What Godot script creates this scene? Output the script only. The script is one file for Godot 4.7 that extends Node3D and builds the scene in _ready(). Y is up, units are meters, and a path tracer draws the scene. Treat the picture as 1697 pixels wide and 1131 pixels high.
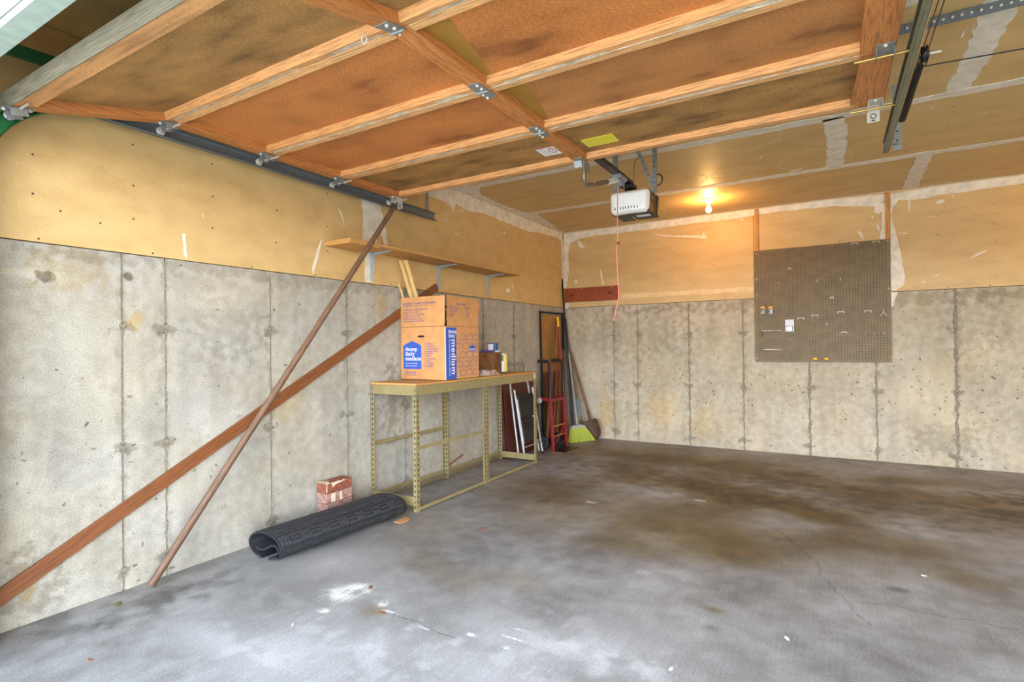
extends Node3D
# ---------------------------------------------------------------- camera model (pixel -> direction)
const PW := 1697.0
const PH := 1131.0
const FPX := 894.59
const EYE := Vector3(3.01055, 1.185, 6.41331)
const HL := 1.661      # top of the concrete
const HC := 2.6417     # ceiling
const RX := 6.3        # inner face of the far side wall
const FZ := 5.78       # inner face of the front wall
var cam_basis := Basis.from_euler(Vector3(deg_to_rad(0.44225), deg_to_rad(30.65584), deg_to_rad(-0.65479)))
var M := {}
var rng := RandomNumberGenerator.new()
var taken := {}
var patches := 0
var uvm := 0           # 0 none, 1 (z,y) wall, 2 (x,y) wall, 3 (x,z) floor
var uvo := Vector2.ZERO
var uvs := Vector2.ONE

func at(u: float, v: float, axis: int, val: float) -> Vector3:
	var d := cam_basis * Vector3((u - PW / 2) / FPX, -(v - PH / 2) / FPX, -1.0)
	return EYE + d * ((val - EYE[axis]) / d[axis])

# ---------------------------------------------------------------- scene graph helpers
func numbered(called: String) -> String:
	taken[called] = taken.get(called, -1) + 1
	return called if taken[called] == 0 else "%s_%03d" % [called, taken[called]]

func tag(o: Node, label: String, category: String, group := "", kind := "") -> Node:
	if label: o.set_meta("label", label)
	if category: o.set_meta("category", category)
	if group: o.set_meta("group", group)
	if kind: o.set_meta("kind", kind)
	return o

func thing(called: String, label: String, category: String, pos := Vector3.ZERO, group := "", b := Basis()) -> Node3D:
	var o := Node3D.new()
	o.name = numbered(called)
	add_child(o)
	o.transform = Transform3D(b, pos)
	tag(o, label, category, group)
	return o

func setting(called: String, label: String, category: String, pos := Vector3.ZERO) -> Node3D:
	var o := thing(called, label, category, pos)
	o.set_meta("kind", "structure")
	return o

func world_xf(n: Node) -> Transform3D:
	var t := Transform3D()
	while n is Node3D and n != self:
		t = (n as Node3D).transform * t
		n = n.get_parent()
	return t

func ST() -> SurfaceTool:
	var st := SurfaceTool.new()
	st.begin(Mesh.PRIMITIVE_TRIANGLES)
	st.set_smooth_group(-1)
	return st

func obj(called: String, st: SurfaceTool, mat: Material, parent: Node = self) -> MeshInstance3D:
	st.generate_normals()
	var m := st.commit()
	var inv := world_xf(parent).affine_inverse()
	if inv != Transform3D():
		var s2 := SurfaceTool.new()
		s2.begin(Mesh.PRIMITIVE_TRIANGLES)
		s2.append_from(m, 0, inv)
		m = s2.commit()
	var o := MeshInstance3D.new()
	o.mesh = m
	o.material_override = mat
	if parent == self:
		o.name = numbered(called)
		add_child(o)
	else:
		o.name = called
		parent.add_child(o, true)
	return o

# ---------------------------------------------------------------- mesh helpers (all in world coordinates)
func vert(st: SurfaceTool, p: Vector3) -> void:
	if uvm == 1: st.set_uv((Vector2(p.z, p.y) - uvo) / uvs)
	elif uvm == 2: st.set_uv((Vector2(p.x, p.y) - uvo) / uvs)
	elif uvm == 3: st.set_uv((Vector2(p.x, p.z) - uvo) / uvs)
	st.add_vertex(p)

func tri(st: SurfaceTool, a: Vector3, b: Vector3, c: Vector3, n: Vector3) -> void:
	vert(st, a)
	if (a - c).cross(a - b).dot(n) < 0.0:
		vert(st, c); vert(st, b)
	else:
		vert(st, b); vert(st, c)

func quad(st: SurfaceTool, a: Vector3, b: Vector3, c: Vector3, d: Vector3, n: Vector3) -> void:
	tri(st, a, b, c, n)
	tri(st, a, c, d, n)

func box(st: SurfaceTool, c: Vector3, s: Vector3, bev := 0.0, b := Basis()) -> void:
	st.set_smooth_group(-1)
	var h := s / 2
	bev = minf(bev, minf(h.x, minf(h.y, h.z)) * 0.49)
	var ax := [b.x, b.y, b.z]
	if bev <= 0.0:
		for i in 3:
			var j := (i + 1) % 3
			var k := (i + 2) % 3
			for sg in [-1.0, 1.0]:
				var o: Vector3 = c + ax[i] * h[i] * sg
				var u: Vector3 = ax[j] * h[j]
				var v: Vector3 = ax[k] * h[k]
				quad(st, o - u - v, o + u - v, o + u + v, o - u + v, ax[i] * sg)
		return
	for i in 3:
		var j := (i + 1) % 3
		var k := (i + 2) % 3
		for sg in [-1.0, 1.0]:
			var o: Vector3 = c + ax[i] * h[i] * sg
			var u: Vector3 = ax[j] * (h[j] - bev)
			var v: Vector3 = ax[k] * (h[k] - bev)
			quad(st, o - u - v, o + u - v, o + u + v, o - u + v, ax[i] * sg)
			for s2 in [-1.0, 1.0]:
				var p1: Vector3 = c + ax[i] * h[i] * sg + ax[j] * (h[j] - bev) * s2
				var p2: Vector3 = c + ax[i] * (h[i] - bev) * sg + ax[j] * h[j] * s2
				quad(st, p1 - v, p1 + v, p2 + v, p2 - v, ax[i] * sg + ax[j] * s2)
	for sx in [-1.0, 1.0]:
		for sy in [-1.0, 1.0]:
			for sz in [-1.0, 1.0]:
				var q := func(dx: float, dy: float, dz: float) -> Vector3: return c + b.x * (h.x - dx) * sx + b.y * (h.y - dy) * sy + b.z * (h.z - dz) * sz
				tri(st, q.call(0.0, bev, bev), q.call(bev, 0.0, bev), q.call(bev, bev, 0.0), b.x * sx + b.y * sy + b.z * sz)

func frame_to(d: Vector3, up := Vector3.UP) -> Basis:   # z along d
	d = d.normalized()
	var x := up.cross(d)
	if x.length() < 0.01: x = Vector3.RIGHT.cross(d)
	if x.length() < 0.01: x = Vector3.FORWARD.cross(d)
	x = x.normalized()
	return Basis(x, d.cross(x), d)

func bar(st: SurfaceTool, a: Vector3, b: Vector3, w: float, t: float, up := Vector3.UP, bev := 0.0) -> void:
	box(st, (a + b) / 2, Vector3(w, t, a.distance_to(b)), bev, frame_to(b - a, up))

func tube(st: SurfaceTool, pts: Array, r, n := 10, caps := true) -> void:
	var rings := []
	var up := Vector3.UP
	for i in pts.size():
		var d: Vector3 = (pts[mini(i + 1, pts.size() - 1)] - pts[maxi(i - 1, 0)]).normalized()
		if i == 0:
			if absf(d.dot(up)) > 0.95: up = Vector3.RIGHT
		var x := up.cross(d).normalized()
		up = d.cross(x).normalized()
		var rr: float = r[i] if r is Array else r
		var ring := []
		for k in n:
			var a := TAU * k / n
			ring.append(pts[i] + (x * cos(a) + up * sin(a)) * rr)
		rings.append(ring)
	st.set_smooth_group(3)
	for i in pts.size() - 1:
		for k in n:
			var k2 := (k + 1) % n
			var mid: Vector3 = (rings[i][k] + rings[i][k2] + rings[i + 1][k]) / 3.0 - (pts[i] + pts[i + 1]) / 2.0
			quad(st, rings[i][k], rings[i][k2], rings[i + 1][k2], rings[i + 1][k], mid)
	st.set_smooth_group(-1)
	if caps:
		for e in [0, pts.size() - 1]:
			var o: Vector3 = pts[e] - pts[1 if e == 0 else e - 1]
			for k in n: tri(st, pts[e], rings[e][k], rings[e][(k + 1) % n], o)

func lathe(st: SurfaceTool, prof: Array, xf: Transform3D, n := 20, smooth := true) -> void:   # profile (r, y) around xf's y
	for i in prof.size() - 1:
		st.set_smooth_group(5 if smooth else 10 + i)
		var p: Vector2 = prof[i]
		var q: Vector2 = prof[i + 1]
		for k in n:
			var a := TAU * k / n
			var a2 := TAU * (k + 1) / n
			var A := xf * Vector3(p.x * cos(a), p.y, p.x * sin(a))
			var B := xf * Vector3(p.x * cos(a2), p.y, p.x * sin(a2))
			var C := xf * Vector3(q.x * cos(a2), q.y, q.x * sin(a2))
			var D := xf * Vector3(q.x * cos(a), q.y, q.x * sin(a))
			var t := (q - p).orthogonal()
			var am := (a + a2) / 2
			var nrm := xf.basis * Vector3(-t.x * cos(am), -t.y, -t.x * sin(am))
			nrm = xf.basis * Vector3((q.y - p.y) * cos(am), -(q.x - p.x), (q.y - p.y) * sin(am))
			if p.x > 1e-5: tri(st, A, B, C, nrm)
			if q.x > 1e-5: tri(st, A, C, D, nrm)
	st.set_smooth_group(-1)

func prism(st: SurfaceTool, poly: PackedVector2Array, xf: Transform3D, d: float) -> void:   # polygon in xf's xy plane, extruded along z
	st.set_smooth_group(-1)
	var idx := Geometry2D.triangulate_polygon(poly)
	for i in range(0, idx.size(), 3):
		var p := [poly[idx[i]], poly[idx[i + 1]], poly[idx[i + 2]]]
		var f := p.map(func(q): return xf * Vector3(q.x, q.y, d))
		var g := p.map(func(q): return xf * Vector3(q.x, q.y, 0))
		tri(st, f[0], f[1], f[2], xf.basis.z * signf(d))
		tri(st, g[0], g[1], g[2], -xf.basis.z * signf(d))
	var cw := Geometry2D.is_polygon_clockwise(poly)
	for i in poly.size():
		var p := poly[i]
		var q := poly[(i + 1) % poly.size()]
		var n2 := (q - p).orthogonal() * (1.0 if not cw else -1.0)
		n2 = Vector2(q.y - p.y, p.x - q.x) * (-1.0 if cw else 1.0)
		quad(st, xf * Vector3(p.x, p.y, 0), xf * Vector3(q.x, q.y, 0), xf * Vector3(q.x, q.y, d), xf * Vector3(p.x, p.y, d), xf.basis * Vector3(n2.x, n2.y, 0))

func ragged(poly: Array, step: float, amp: float) -> PackedVector2Array:
	var out := PackedVector2Array()
	for i in poly.size():
		var p: Vector2 = poly[i]
		var q: Vector2 = poly[(i + 1) % poly.size()]
		var n := maxi(1, int(p.distance_to(q) / step))
		var nn := (q - p).normalized().orthogonal()
		for k in n:
			out.append(p.lerp(q, float(k) / n) + nn * rng.randf_range(-amp, amp))
	return out

func face_basis(axis: int) -> Basis:      # 0 left wall, 1 ceiling, 2 back wall, 3 floor
	return [Basis(Vector3(0, 0, -1), Vector3(0, 1, 0), Vector3(1, 0, 0)), Basis(Vector3(1, 0, 0), Vector3(0, 0, 1), Vector3(0, -1, 0)), Basis(), Basis(Vector3(1, 0, 0), Vector3(0, 0, -1), Vector3(0, 1, 0))][axis]

func patch3(called: String, pts: Array, face: int, mat: Material, parent: Node, thick := 0.0012, step := 0.04, amp := 0.004) -> MeshInstance3D:
	var b := face_basis(face)
	var p2 := []
	var h := 0.0
	for p in pts:
		p2.append(Vector2(b.x.dot(p), b.y.dot(p)))
		h = b.z.dot(p)
	var st := ST()
	var poly := ragged(p2, step, amp)
	if Geometry2D.triangulate_polygon(poly).is_empty(): poly = PackedVector2Array(p2)
	patches += 1
	prism(st, poly, Transform3D(b, b.z * h), thick + 0.0002 * (patches % 11))
	return obj(called, st, mat, parent)

func patch(called: String, px: Array, face: int, val: float, mat: Material, parent: Node, thick := 0.0012, step := 0.04, amp := 0.004) -> MeshInstance3D:
	var pts := []
	for i in range(0, px.size(), 2): pts.append(at(px[i], px[i + 1], 1 if face == 3 else face, val))
	return patch3(called, pts, face, mat, parent, thick, step, amp)

# ---------------------------------------------------------------- textures
func noise(w: int, h: int, freq: float, oct: int, sd: int, sx := 1, sy := 1, seamless := false) -> PackedByteArray:
	var n := FastNoiseLite.new()
	n.seed = sd
	n.frequency = freq
	n.fractal_octaves = oct
	n.noise_type = FastNoiseLite.TYPE_SIMPLEX_SMOOTH
	var im: Image = n.get_seamless_image(maxi(8, w / sx), maxi(8, h / sy)) if seamless else n.get_image(maxi(8, w / sx), maxi(8, h / sy))
	im.convert(Image.FORMAT_L8)
	if im.get_width() != w or im.get_height() != h: im.resize(w, h, Image.INTERPOLATE_CUBIC)
	return im.get_data()

func ramp_tex(cols: Array, freq: float, oct: int, sd: int, speck := 0.06, size := 512) -> ImageTexture:
	var g := Gradient.new()
	g.offsets = PackedFloat32Array(range(cols.size()).map(func(i): return float(i) / (cols.size() - 1)))
	g.colors = PackedColorArray(cols)
	var lut := PackedByteArray()
	for i in 256:
		var c := g.sample(i / 255.0)
		lut.append_array([int(c.r * 255), int(c.g * 255), int(c.b * 255)])
	var a := noise(size, size, freq, oct, sd, 1, 1, true)
	var b := noise(size, size, 0.22, 2, sd + 7, 1, 1, true)
	var out := PackedByteArray()
	out.resize(size * size * 3)
	for i in size * size:
		var k := a[i] * 3
		var f := 1.0 + (b[i] - 128) / 128.0 * speck
		out[i * 3] = clampi(int(lut[k] * f), 0, 255)
		out[i * 3 + 1] = clampi(int(lut[k + 1] * f), 0, 255)
		out[i * 3 + 2] = clampi(int(lut[k + 2] * f), 0, 255)
	return ImageTexture.create_from_image(Image.create_from_data(size, size, false, Image.FORMAT_RGB8, out))

func c8(r: int, g: int, b: int) -> Color: return Color8(r, g, b)

func plain(col: Color, rough := 0.6, metal := 0.0) -> StandardMaterial3D:
	var m := StandardMaterial3D.new()
	m.albedo_color = col
	m.roughness = rough
	m.metallic = metal
	return m

func tri_mat(t: Texture2D, scale: Vector3, rough := 0.75, tint := Color.WHITE, world := false) -> StandardMaterial3D:
	var m := plain(tint, rough)
	m.albedo_texture = t
	m.uv1_triplanar = true
	m.uv1_world_triplanar = world
	m.uv1_scale = scale
	return m

func blob(buf: PackedFloat32Array, w: int, h: int, cx: float, cy: float, rx: float, ry: float, amt: float, nz: PackedByteArray, rag := 0.5, soft := 0.45) -> void:
	for y in range(maxi(0, int(cy - ry * 1.6)), mini(h, int(cy + ry * 1.6))):
		for x in range(maxi(0, int(cx - rx * 1.6)), mini(w, int(cx + rx * 1.6))):
			var dx := (x - cx) / rx
			var dy := (y - cy) / ry
			var d := sqrt(dx * dx + dy * dy) + (nz[y * w + x] - 128) / 128.0 * rag
			if d < 1.0: buf[y * w + x] += amt * smoothstep(1.0, soft, d)

func concrete_tex(w: int, h: int, sd: int, holes: int, ties: Array, stains: Array, band := Vector2(0, 1)) -> ImageTexture:
	var a := noise(w, h, 0.006, 5, sd)
	var b := noise(w, h, 0.035, 5, sd + 1)
	var c := noise(w, h, 0.35, 2, sd + 2)
	var s := noise(w, h, 0.02, 3, sd + 3, 1, 10)
	var warm := noise(w, h, 0.004, 3, sd + 4)
	var ex := PackedFloat32Array()
	ex.resize(w * h)
	var rust := PackedFloat32Array()
	rust.resize(w * h)
	for jx in ties:
		for ty in [0.10, 0.70, 1.29]:
			blob(ex, w, h, jx * w, (1.0 - ty / HL) * h, 0.010 * w, 0.020 * h, -0.10, b, 0.9)
		for k in 9: blob(ex, w, h, jx * w + sin(k * 7.0) * 4.0, (k + 0.5) / 9.0 * h, 0.004 * w, 0.06 * h, -0.04, b, 0.9)
	for q in stains:
		blob(rust if q[5] else ex, w, h, q[0] * w, q[1] * h, q[2] * w, q[3] * h, q[4], b, 0.75)
	var r := RandomNumberGenerator.new()
	r.seed = sd
	for i in holes:       # bug holes: small pits, in clusters
		var px := r.randf() * w
		var py := (r.randf() if r.randf() < 0.5 else r.randf_range(band.x, band.y)) * h
		var sz := r.randf_range(0.6, 1.5) if r.randf() < 0.72 else r.randf_range(1.5, 3.6)
		var el := r.randf_range(1.0, 1.7)
		var an := r.randf() * PI
		var dk := r.randf_range(0.12, 0.30)
		for y in range(maxi(0, int(py - sz * 2)), mini(h, int(py + sz * 2) + 1)):
			for x in range(maxi(0, int(px - sz * 2)), mini(w, int(px + sz * 2) + 1)):
				var q2 := Vector2(x - px, y - py).rotated(an)
				var d := Vector2(q2.x / el, q2.y * el).length() / sz
				if d < 1.0: ex[y * w + x] = minf(ex[y * w + x], -dk * (1.0 - d * 0.4))
	var out := PackedByteArray()
	out.resize(w * h * 3)
	for i in w * h:
		var v := 0.645 + (a[i] - 128) * 0.00032 + (b[i] - 128) * 0.00036 + (c[i] - 128) * 0.00075 + (s[i] - 128) * 0.00022 + ex[i]
		var t := (warm[i] - 128) * 0.00010 + rust[i]
		out[i * 3] = clampi(int((v + 0.026 + t * 0.5) * 255), 0, 255)
		out[i * 3 + 1] = clampi(int((v - 0.004 - t * 0.25) * 255), 0, 255)
		out[i * 3 + 2] = clampi(int((v - 0.058 - t * 1.6) * 255), 0, 255)
	return ImageTexture.create_from_image(Image.create_from_data(w, h, false, Image.FORMAT_RGB8, out))

func floor_tex(w: int, h: int, ox: float, oz: float, sx: float, sz: float) -> ImageTexture:
	var a := noise(w, h, 0.004, 5, 31)
	var b := noise(w, h, 0.02, 5, 32)
	var c := noise(w, h, 0.4, 2, 33)
	var s := noise(w, h, 0.30, 2, 34, 1, 40)
	var lite := PackedFloat32Array()
	lite.resize(w * h)
	var brown := PackedFloat32Array()
	brown.resize(w * h)
	var white := PackedFloat32Array()
	white.resize(w * h)
	# stains, as [u, v, radius x, radius z (m), amount]: pixel of the photograph on the floor
	for q in [[1100, 760, 2.2, .9, .45], [1500, 830, 1.6, .9, .45], [1050, 850, 1.3, .9, .4], [1300, 900, 1.2, .7, .3], [850, 800, .8, .6, .3], [700, 870, .5, .5, .2], [1150, 800, 1.0, .7, .6], [1250, 830, .8, .45, .5], [1040, 790, .7, .6, .4], [1450, 815, 1.0, .4, .5], [1650, 830, .6, .5, .5], [900, 850, .45, .5, .25], [1200, 770, 1.4, .4, .5], [1550, 800, .8, .3, .4], [1000, 750, .6, .4, .3], [1120, 900, .7, .4, .35], [1500, 900, .6, .35, .35], [760, 960, .25, .2, .2], [700, 930, .2, .2, .2], [1600, 960, .3, .2, .3], [1180, 1010, .08, .05, .5], [1380, 860, .5, .3, .4], [860, 960, .3, .2, .2], [620, 1010, .1, .1, .3], [840, 760, .3, .3, .3]]:
		var p := at(q[0], q[1], 1, 0.0)
		blob(brown, w, h, (p.x - ox) / sx * w, (p.z - oz) / sz * h, q[2] / sx * w, q[3] / sz * h, q[4], a, 0.3, 0.0)
	for q in [[1690, 830, .35, .25, -.16], [1150, 790, 1.8, .8, -.05], [1450, 830, 1.2, .6, -.05], [1640, 850, .3, .2, -.08], [860, 1050, .6, .25, .09], [760, 1090, .5, .15, .07], [1080, 965, .16, .2, .10], [1110, 950, .22, .09, .09], [560, 930, .3, .4, .06], [500, 1080, .5, .25, .08], [1010, 1060, .4, .2, .07], [620, 1060, .4, .2, .06], [350, 1060, .4, .12, .06], [250, 1000, .25, .25, -.06], [100, 1040, .3, .1, -.08], [330, 975, .12, .3, -.08], [1000, 1100, .5, .1, .05], [1180, 1040, .05, .03, -.08], [1150, 800, .4, .3, -.05], [1250, 835, .3, .15, -.06], [1440, 815, .3, .12, -.05], [900, 830, .1, .06, -.1], [1485, 975, .06, .04, -.12], [1310, 895, .1, .05, -.1]]:
		var p := at(q[0], q[1], 1, 0.0)
		blob(lite, w, h, (p.x - ox) / sx * w, (p.z - oz) / sz * h, q[2] / sx * w, q[3] / sz * h, q[4], b, 0.8, 0.1)
	for q in [[562, 985, .13, .12], [600, 975, .10, .06], [535, 1012, .05, .03], [630, 1000, .06, .04], [645, 1014, .05, .015], [700, 1040, .05, .012], [865, 1045, .05, .012], [850, 1058, .07, .008], [780, 1052, .03, .015], [840, 1074, .02, .02], [1160, 830, .06, .02], [980, 833, .05, .03], [1290, 855, .01, .02]]:
		var p := at(q[0], q[1], 1, 0.0)
		blob(white, w, h, (p.x - ox) / sx * w, (p.z - oz) / sz * h, q[2] / sx * w, q[3] / sz * h, 1.0, s, 0.5)
	# cracks
	var r := RandomNumberGenerator.new()
	r.seed = 5
	for line in [[[1225, 855], [1290, 880], [1320, 905], [1350, 930], [1365, 960], [1390, 985], [1405, 1000], [1410, 1012], [1440, 1035]], [[1405, 995], [1480, 1003], [1540, 1018], [1610, 1028], [1690, 1045]], [[640, 1012], [700, 1036], [760, 1062]]]:
		for i in line.size() - 1:
			var p0 := at(line[i][0], line[i][1], 1, 0.0)
			var p1 := at(line[i + 1][0], line[i + 1][1], 1, 0.0)
			var steps := int(p0.distance_to(p1) / 0.002)
			for k in steps:
				var p := p0.lerp(p1, float(k) / steps)
				var x := int((p.x - ox) / sx * w + sin(k * 0.05) * 2.5 + sin(k * 0.17) * 1.2)
				var y := int((p.z - oz) / sz * h + sin(k * 0.043) * 2.5)
				if x > 0 and x < w - 1 and y > 0 and y < h - 1 and r.randf() < 0.8:
					lite[y * w + x] -= 0.10
					lite[y * w + x + 1] -= 0.06
	var out := PackedByteArray()
	out.resize(w * h * 3)
	for i in w * h:
		var v := 0.50 + (a[i] - 128) * 0.00055 + (b[i] - 128) * 0.00050 + (c[i] - 128) * 0.00070 + (s[i] - 128) * 0.00018 + lite[i]
		var t := brown[i] * (0.95 + b[i] / 480.0)
		if t > 1.0: t = 1.0
		var wh := white[i] * (1.0 if b[i] + c[i] * 0.6 > 190 else 0.25)
		var R := v * (1.0 - 0.29 * t) + 0.020
		var G := v * (1.0 - 0.42 * t)
		var B := v * (1.0 - 0.66 * t) - 0.024
		out[i * 3] = clampi(int(lerpf(R, 0.80, wh) * 255), 0, 255)
		out[i * 3 + 1] = clampi(int(lerpf(G, 0.78, wh) * 255), 0, 255)
		out[i * 3 + 2] = clampi(int(lerpf(B, 0.74, wh) * 255), 0, 255)
	return ImageTexture.create_from_image(Image.create_from_data(w, h, false, Image.FORMAT_RGB8, out))

func materials() -> void:
	var wood := ramp_tex([c8(150, 150, 150), c8(205, 205, 205), c8(245, 245, 245), c8(190, 190, 190)], 0.02, 4, 101, 0.12)
	var blotch := ramp_tex([c8(150, 146, 142), c8(205, 202, 198), c8(228, 226, 222), c8(250, 246, 240)], 0.010, 6, 102, 0.14)
	var soft := ramp_tex([c8(222, 220, 214), c8(240, 238, 234), c8(255, 253, 248)], 0.008, 4, 103, 0.03)
	var streaky := ramp_tex([c8(230, 223, 210), c8(242, 239, 232), c8(252, 250, 244)], 0.012, 5, 109, 0.05)
	var dirty := ramp_tex([c8(118, 112, 104), c8(176, 170, 160), c8(212, 208, 200), c8(238, 234, 228)], 0.02, 6, 104, 0.14)
	var ply := ramp_tex([c8(150, 142, 136), c8(205, 202, 198), c8(224, 222, 220), c8(232, 230, 226), c8(250, 246, 240)], 0.006, 5, 110, 0.16)
	var ply2 := ramp_tex([c8(120, 114, 104), c8(180, 176, 168), c8(212, 208, 202), c8(226, 222, 216), c8(250, 244, 232)], 0.010, 6, 111, 0.22)
	M.noise_bump = ramp_tex([Color.BLACK, Color.WHITE], 0.06, 4, 105, 0.3)
	M.cedar_x = tri_mat(wood, Vector3(0.5, 9, 9), 0.6, c8(234, 168, 104))
	M.cedar_z = tri_mat(wood, Vector3(9, 9, 0.5), 0.6, c8(206, 130, 66))
	M.cedar_pale = tri_mat(wood, Vector3(0.5, 9, 9), 0.65, c8(236, 176, 112))
	M.bottom_rail = tri_mat(ply2, Vector3(0.35, 5, 5), 0.75, c8(232, 170, 108))
	M.ply_rust = tri_mat(ply, Vector3(0.45, 1, 0.9), 0.6, c8(206, 128, 64))
	M.ply_brown = tri_mat(ply, Vector3(0.6, 1, 1.2), 0.65, c8(192, 128, 68))
	M.ply_olive = tri_mat(ply2, Vector3(0.5, 1, 1.3), 0.7, c8(186, 138, 76))
	M.ply_gold = tri_mat(soft, Vector3(1, 1, 1), 0.6, c8(164, 118, 44))
	M.weathered = tri_mat(dirty, Vector3(0.5, 22, 22), 0.9, c8(146, 139, 118))
	M.old_paint = tri_mat(dirty, Vector3(1.0, 10, 10), 0.8, c8(250, 236, 212))
	M.batten = tri_mat(wood, Vector3(9, 0.5, 9), 0.65, c8(216, 148, 72))
	M.fir = tri_mat(wood, Vector3(9, 9, 0.5), 0.65, c8(240, 196, 122))
	M.long_board = tri_mat(wood, Vector3(12, 12, 0.4), 0.5, c8(140, 82, 42))
	M.dowel = tri_mat(dirty, Vector3(14, 14, 0.8), 0.6, c8(140, 104, 76))
	M.handle = tri_mat(dirty, Vector3(10, 10, 0.8), 0.65, c8(146, 106, 66))
	M.handle_red = tri_mat(wood, Vector3(10, 10, 0.8), 0.5, c8(150, 56, 24))
	M.dark_panel = tri_mat(wood, Vector3(6, 0.7, 6), 0.5, c8(96, 40, 26))
	M.tan_panel = tri_mat(soft, Vector3(1, 1, 1), 0.6, c8(170, 122, 62))
	M.coat_board = tri_mat(soft, Vector3(1, 2, 1), 0.45, c8(150, 66, 22))
	M.shelf_board = tri_mat(ramp_tex([c8(190, 180, 170), c8(240, 236, 230), c8(255, 252, 248)], 0.09, 3, 106, 0.2), Vector3(2, 2, 2), 0.75, c8(206, 152, 84))
	M.drywall = tri_mat(streaky, Vector3(0.35, 1.1, 0.7), 0.55, c8(212, 178, 120), true)
	M.compound = tri_mat(soft, Vector3(2, 2, 2), 0.8, c8(236, 226, 206), true)
	M.thin_compound = tri_mat(soft, Vector3(2, 2, 2), 0.7, c8(236, 204, 150), true)
	M.ghost = tri_mat(soft, Vector3(2, 2, 2), 0.6, c8(224, 196, 142), true)
	M.seam = tri_mat(dirty, Vector3(5, 5, 5), 0.95, c8(170, 160, 142), true)
	M.conc_side = tri_mat(streaky, Vector3(0.6, 0.6, 0.6), 0.85, c8(176, 170, 156), true)
	M.core = plain(c8(96, 92, 84), 0.95)
	M.steel = tri_mat(soft, Vector3(6, 6, 6), 0.42, c8(150, 153, 152))
	M.steel.metallic = 0.4
	M.steel_dark = tri_mat(streaky, Vector3(4, 4, 2), 0.45, c8(104, 110, 114))
	M.steel_dark.metallic = 0.3
	M.steel_olive = tri_mat(soft, Vector3(4, 4, 4), 0.38, c8(126, 126, 100))
	M.steel_olive.metallic = 0.4
	M.zinc = plain(c8(196, 190, 174), 0.4, 0.45)
	M.arm = plain(c8(128, 116, 94), 0.35, 0.6)
	M.brass = plain(c8(206, 170, 96), 0.35, 0.85)
	M.black = plain(c8(20, 19, 20), 0.45)
	M.black_metal = plain(c8(24, 24, 27), 0.35, 0.3)
	M.rubber = plain(c8(26, 26, 27), 0.8)
	M.green_paint = plain(c8(26, 92, 48), 0.5)
	M.grey_paint = tri_mat(soft, Vector3(3, 3, 3), 0.7, c8(150, 164, 154))
	M.plain_white = tri_mat(soft, Vector3(3, 3, 3), 0.7, c8(236, 236, 230))
	M.siding = tri_mat(dirty, Vector3(5, 5, 5), 0.9, c8(238, 230, 206))
	M.cream = tri_mat(soft, Vector3(2, 2, 2), 0.45, c8(150, 133, 90))
	M.hole = plain(c8(30, 28, 22), 0.9)
	M.bracket = plain(c8(150, 164, 168), 0.45, 0.2)
	M.screw = plain(c8(62, 48, 32), 0.6)
	M.peg = tri_mat(soft, Vector3(1.5, 1.5, 1.5), 0.62, c8(122, 102, 70))
	M.chrome = plain(c8(222, 218, 208), 0.35, 0.35)
	M.white_plastic = plain(c8(240, 236, 226), 0.35)
	M.opener_box = plain(c8(82, 56, 38), 0.5)
	M.opener_base = plain(c8(72, 68, 54), 0.6)
	M.card = tri_mat(soft, Vector3(2, 2, 2), 0.8, c8(208, 148, 90))
	M.card_dark = tri_mat(blotch, Vector3(3, 1.5, 3), 0.8, c8(150, 98, 48))
	M.print_blue = plain(c8(44, 80, 160), 0.7)
	M.print_violet = plain(c8(88, 72, 130), 0.8)
	M.print_white = plain(c8(214, 210, 216), 0.75)
	M.cloth = tri_mat(soft, Vector3(8, 8, 8), 0.95, c8(212, 190, 172))
	M.mat_rubber = tri_mat(dirty, Vector3(3, 3, 3), 0.75, c8(40, 41, 45))
	M.mat_lug = tri_mat(dirty, Vector3(4, 4, 4), 0.7, c8(64, 64, 69))
	M.brick_red = tri_mat(blotch, Vector3(5, 5, 5), 0.9, c8(164, 92, 66))
	M.brick_pink = tri_mat(blotch, Vector3(4, 4, 4), 0.9, c8(188, 142, 126))
	M.brick_mortar = tri_mat(soft, Vector3(6, 6, 6), 0.95, c8(226, 204, 176))
	M.red_paint = plain(c8(128, 19, 20), 0.4)
	M.alu = plain(c8(158, 156, 152), 0.42, 0.5)
	M.tread = tri_mat(dirty, Vector3(12, 12, 12), 0.7, c8(52, 46, 40))
	M.rust_blade = tri_mat(blotch, Vector3(5, 5, 5), 0.7, c8(98, 68, 46))
	M.bristle = plain(c8(160, 168, 56), 0.7)
	M.grey_plastic = plain(c8(150, 150, 140), 0.5)
	M.pink = plain(c8(226, 120, 118), 0.7)
	M.yellow_wire = plain(c8(214, 180, 60), 0.6)
	M.yellow = plain(c8(216, 160, 24), 0.4)
	M.lemon = plain(c8(226, 198, 84), 0.5)
	M.blue_plastic = plain(c8(36, 84, 140), 0.4)
	M.leaf = plain(c8(104, 104, 44), 0.7)
	M.leaf_dry = plain(c8(124, 78, 50), 0.8)
	M.teal = plain(c8(72, 116, 122), 0.5)
	M.glass = plain(Color(0.8, 0.82, 0.8, 0.25), 0.05)
	M.glass.transparency = BaseMaterial3D.TRANSPARENCY_ALPHA
	M.driveway = tri_mat(soft, Vector3(0.5, 0.5, 0.5), 0.9, c8(196, 190, 180), true)
	M.bulb = plain(c8(255, 240, 214), 0.3)
	M.bulb.emission_enabled = true
	M.bulb.emission = Color(1.0, 0.80, 0.50)
	M.bulb.emission_energy_multiplier = 4.0

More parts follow.
